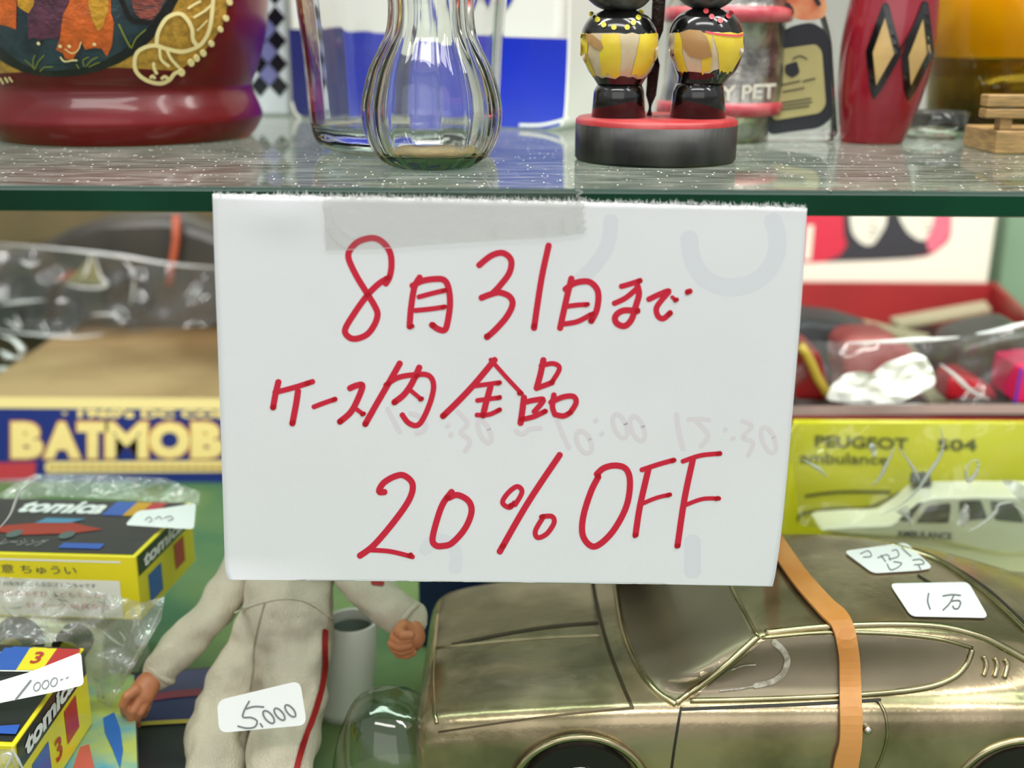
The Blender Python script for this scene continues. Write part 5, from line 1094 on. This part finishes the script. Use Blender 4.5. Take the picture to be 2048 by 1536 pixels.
tag(bpy.data.objects['yellow_ring'], 'olive yellow curved rod in the red tray', 'rod')
m_crp = mat('white_tissue', (244, 246, 242), .5)
crp = patch('crumpled_paper', rounded([(1650, 800), (1664, 770), (1690, 748), (1722, 742), (1745, 748), (1770, 726), (1830, 706), (1850, 712), (1866, 740), (1872, 770), (1830, 790), (1798, 806), (1700, 806)], 10), planeY(.4945), m_crp, None, off=.0, grid=8, thick=.0006, warp=bag_warp(.004, 44, 31))
tag(crp, 'crumpled white tissue paper glowing bright in the red tray', 'paper')
bagE = thing('plastic_bag', 'clear plastic bag over the toys in the red tray', 'bag', atY(1850, 700, .52))
patch('bag_front', [(1560, 680), (1640, 682), (1760, 690), (1850, 680), (1920, 676), (2060, 648), (2100, 660), (2100, 812), (1560, 812)], planeY(.506), m_bag3, bagE, off=0, grid=14, warp=bag_warp(.006, 80, 41))
creases(bagE, [[(1690, 686), (1760, 684), (1830, 680), (1880, 678), (1920, 674)], [(1950, 668), (1990, 662), (2048, 648), (2080, 640)], [(1880, 728), (1910, 752), (1940, 780), (1980, 800)], [(1600, 820), (1700, 815), (1850, 808)]], planeY(.497), .004, .0013)
mg = lump('magenta_box', 'magenta and blue box edge at the right end of the tray', 'box', [(2030, 806), (2044, 738), (2120, 730), (2120, 806)], .494, .03, mat('magenta_print', (206, 24, 84), .4), zin, .001)
strokes('blue_edge', [([(2030, 806), (2043, 738)], 6)], 6, planeY(.4935), mat('violet_blue_print', (72, 44, 160), .4), mg, off=.0002)

# ---- white game box with portraits
Yg = Yr1 + .012
m_gb = mat('ivory_box', (246, 240, 222), .4, coat=.2); m_gr = mat('poster_red', (214, 52, 74), .4); m_gp = mat('poster_pink', (232, 120, 140), .4); m_gd = mat('poster_charcoal', (58, 58, 64), .4); m_gf = mat('poster_skin_white', (238, 234, 216), .4)
pr_ = atY(1972, 560, Yg); pr2 = atY(1994, 440, Yg); pl_ = atY(1450, 560, Yg)
gb = thing('portrait_box', 'ivory white box printed with two black and white faces on a red banner', 'box', (pl_.x / 2 + pr_.x / 2, Yg, 0))
zt3 = atY(1800, 372, Yg).z
hexa('carton', [Vector((pl_.x, Yg, 0)), Vector((pr_.x, Yg, 0)), Vector((pr_.x, Yg + .03, 0)), Vector((pl_.x, Yg + .03, 0))], [Vector((pl_.x, Yg, zt3)), Vector((pr2.x, Yg, zt3)), Vector((pr2.x, Yg + .03, zt3)), Vector((pl_.x, Yg + .03, zt3))], m_gb, gb, bevel=.001)
cg = planeY(Yg)
patch('red_banner', rounded([(1460, 380), (1903, 380), (1903, 450), (1900, 480), (1860, 512), (1820, 516), (1600, 526), (1460, 530)], 26), cg, m_gr, gb, off=.0004, grid=60)
patch('pink_banner_end', rounded([(1840, 380), (1903, 380), (1903, 460), (1890, 485), (1862, 508), (1846, 480)], 14), cg, m_gp, gb, off=.0006, grid=60)
patch('dark_clothing', [(1686, 380), (1688, 470), (1694, 490), (1680, 510), (1650, 523), (1740, 520), (1820, 516), (1860, 508), (1852, 485), (1850, 470), (1862, 460), (1868, 380)], cg, m_gd, gb, off=.0008, grid=60)
patch('face', rounded([(1700, 370), (1780, 370), (1772, 450), (1762, 468), (1748, 488), (1735, 492), (1718, 484), (1704, 466), (1700, 440)], 8), cg, m_gf, gb, off=.0010, grid=60)
patch('face', rounded([(1790, 370), (1874, 370), (1868, 440), (1862, 462), (1850, 482), (1836, 480), (1816, 466), (1800, 440)], 8), cg, m_gf, gb, off=.0010, grid=60)
m_fl = mat('face_print_grey', (150, 146, 136), .5)
strokes('face_features', [([(1740, 458), (1750, 461), (1760, 459)], 3), ([(1742, 444), (1750, 448)], 3), ([(1738, 470), (1750, 472)], 3), ([(1850, 462), (1858, 460), (1864, 456)], 3), ([(1852, 446), (1858, 448)], 3)], 3, cg, m_fl, gb, off=.0013)
text_quad('banner_letter', 'l', [(1606, 520), (1622, 520), (1628, 450), (1614, 450)], cg, m_gf, gb, off=.0010, bold=.05)
bpy.context.view_layer.update()
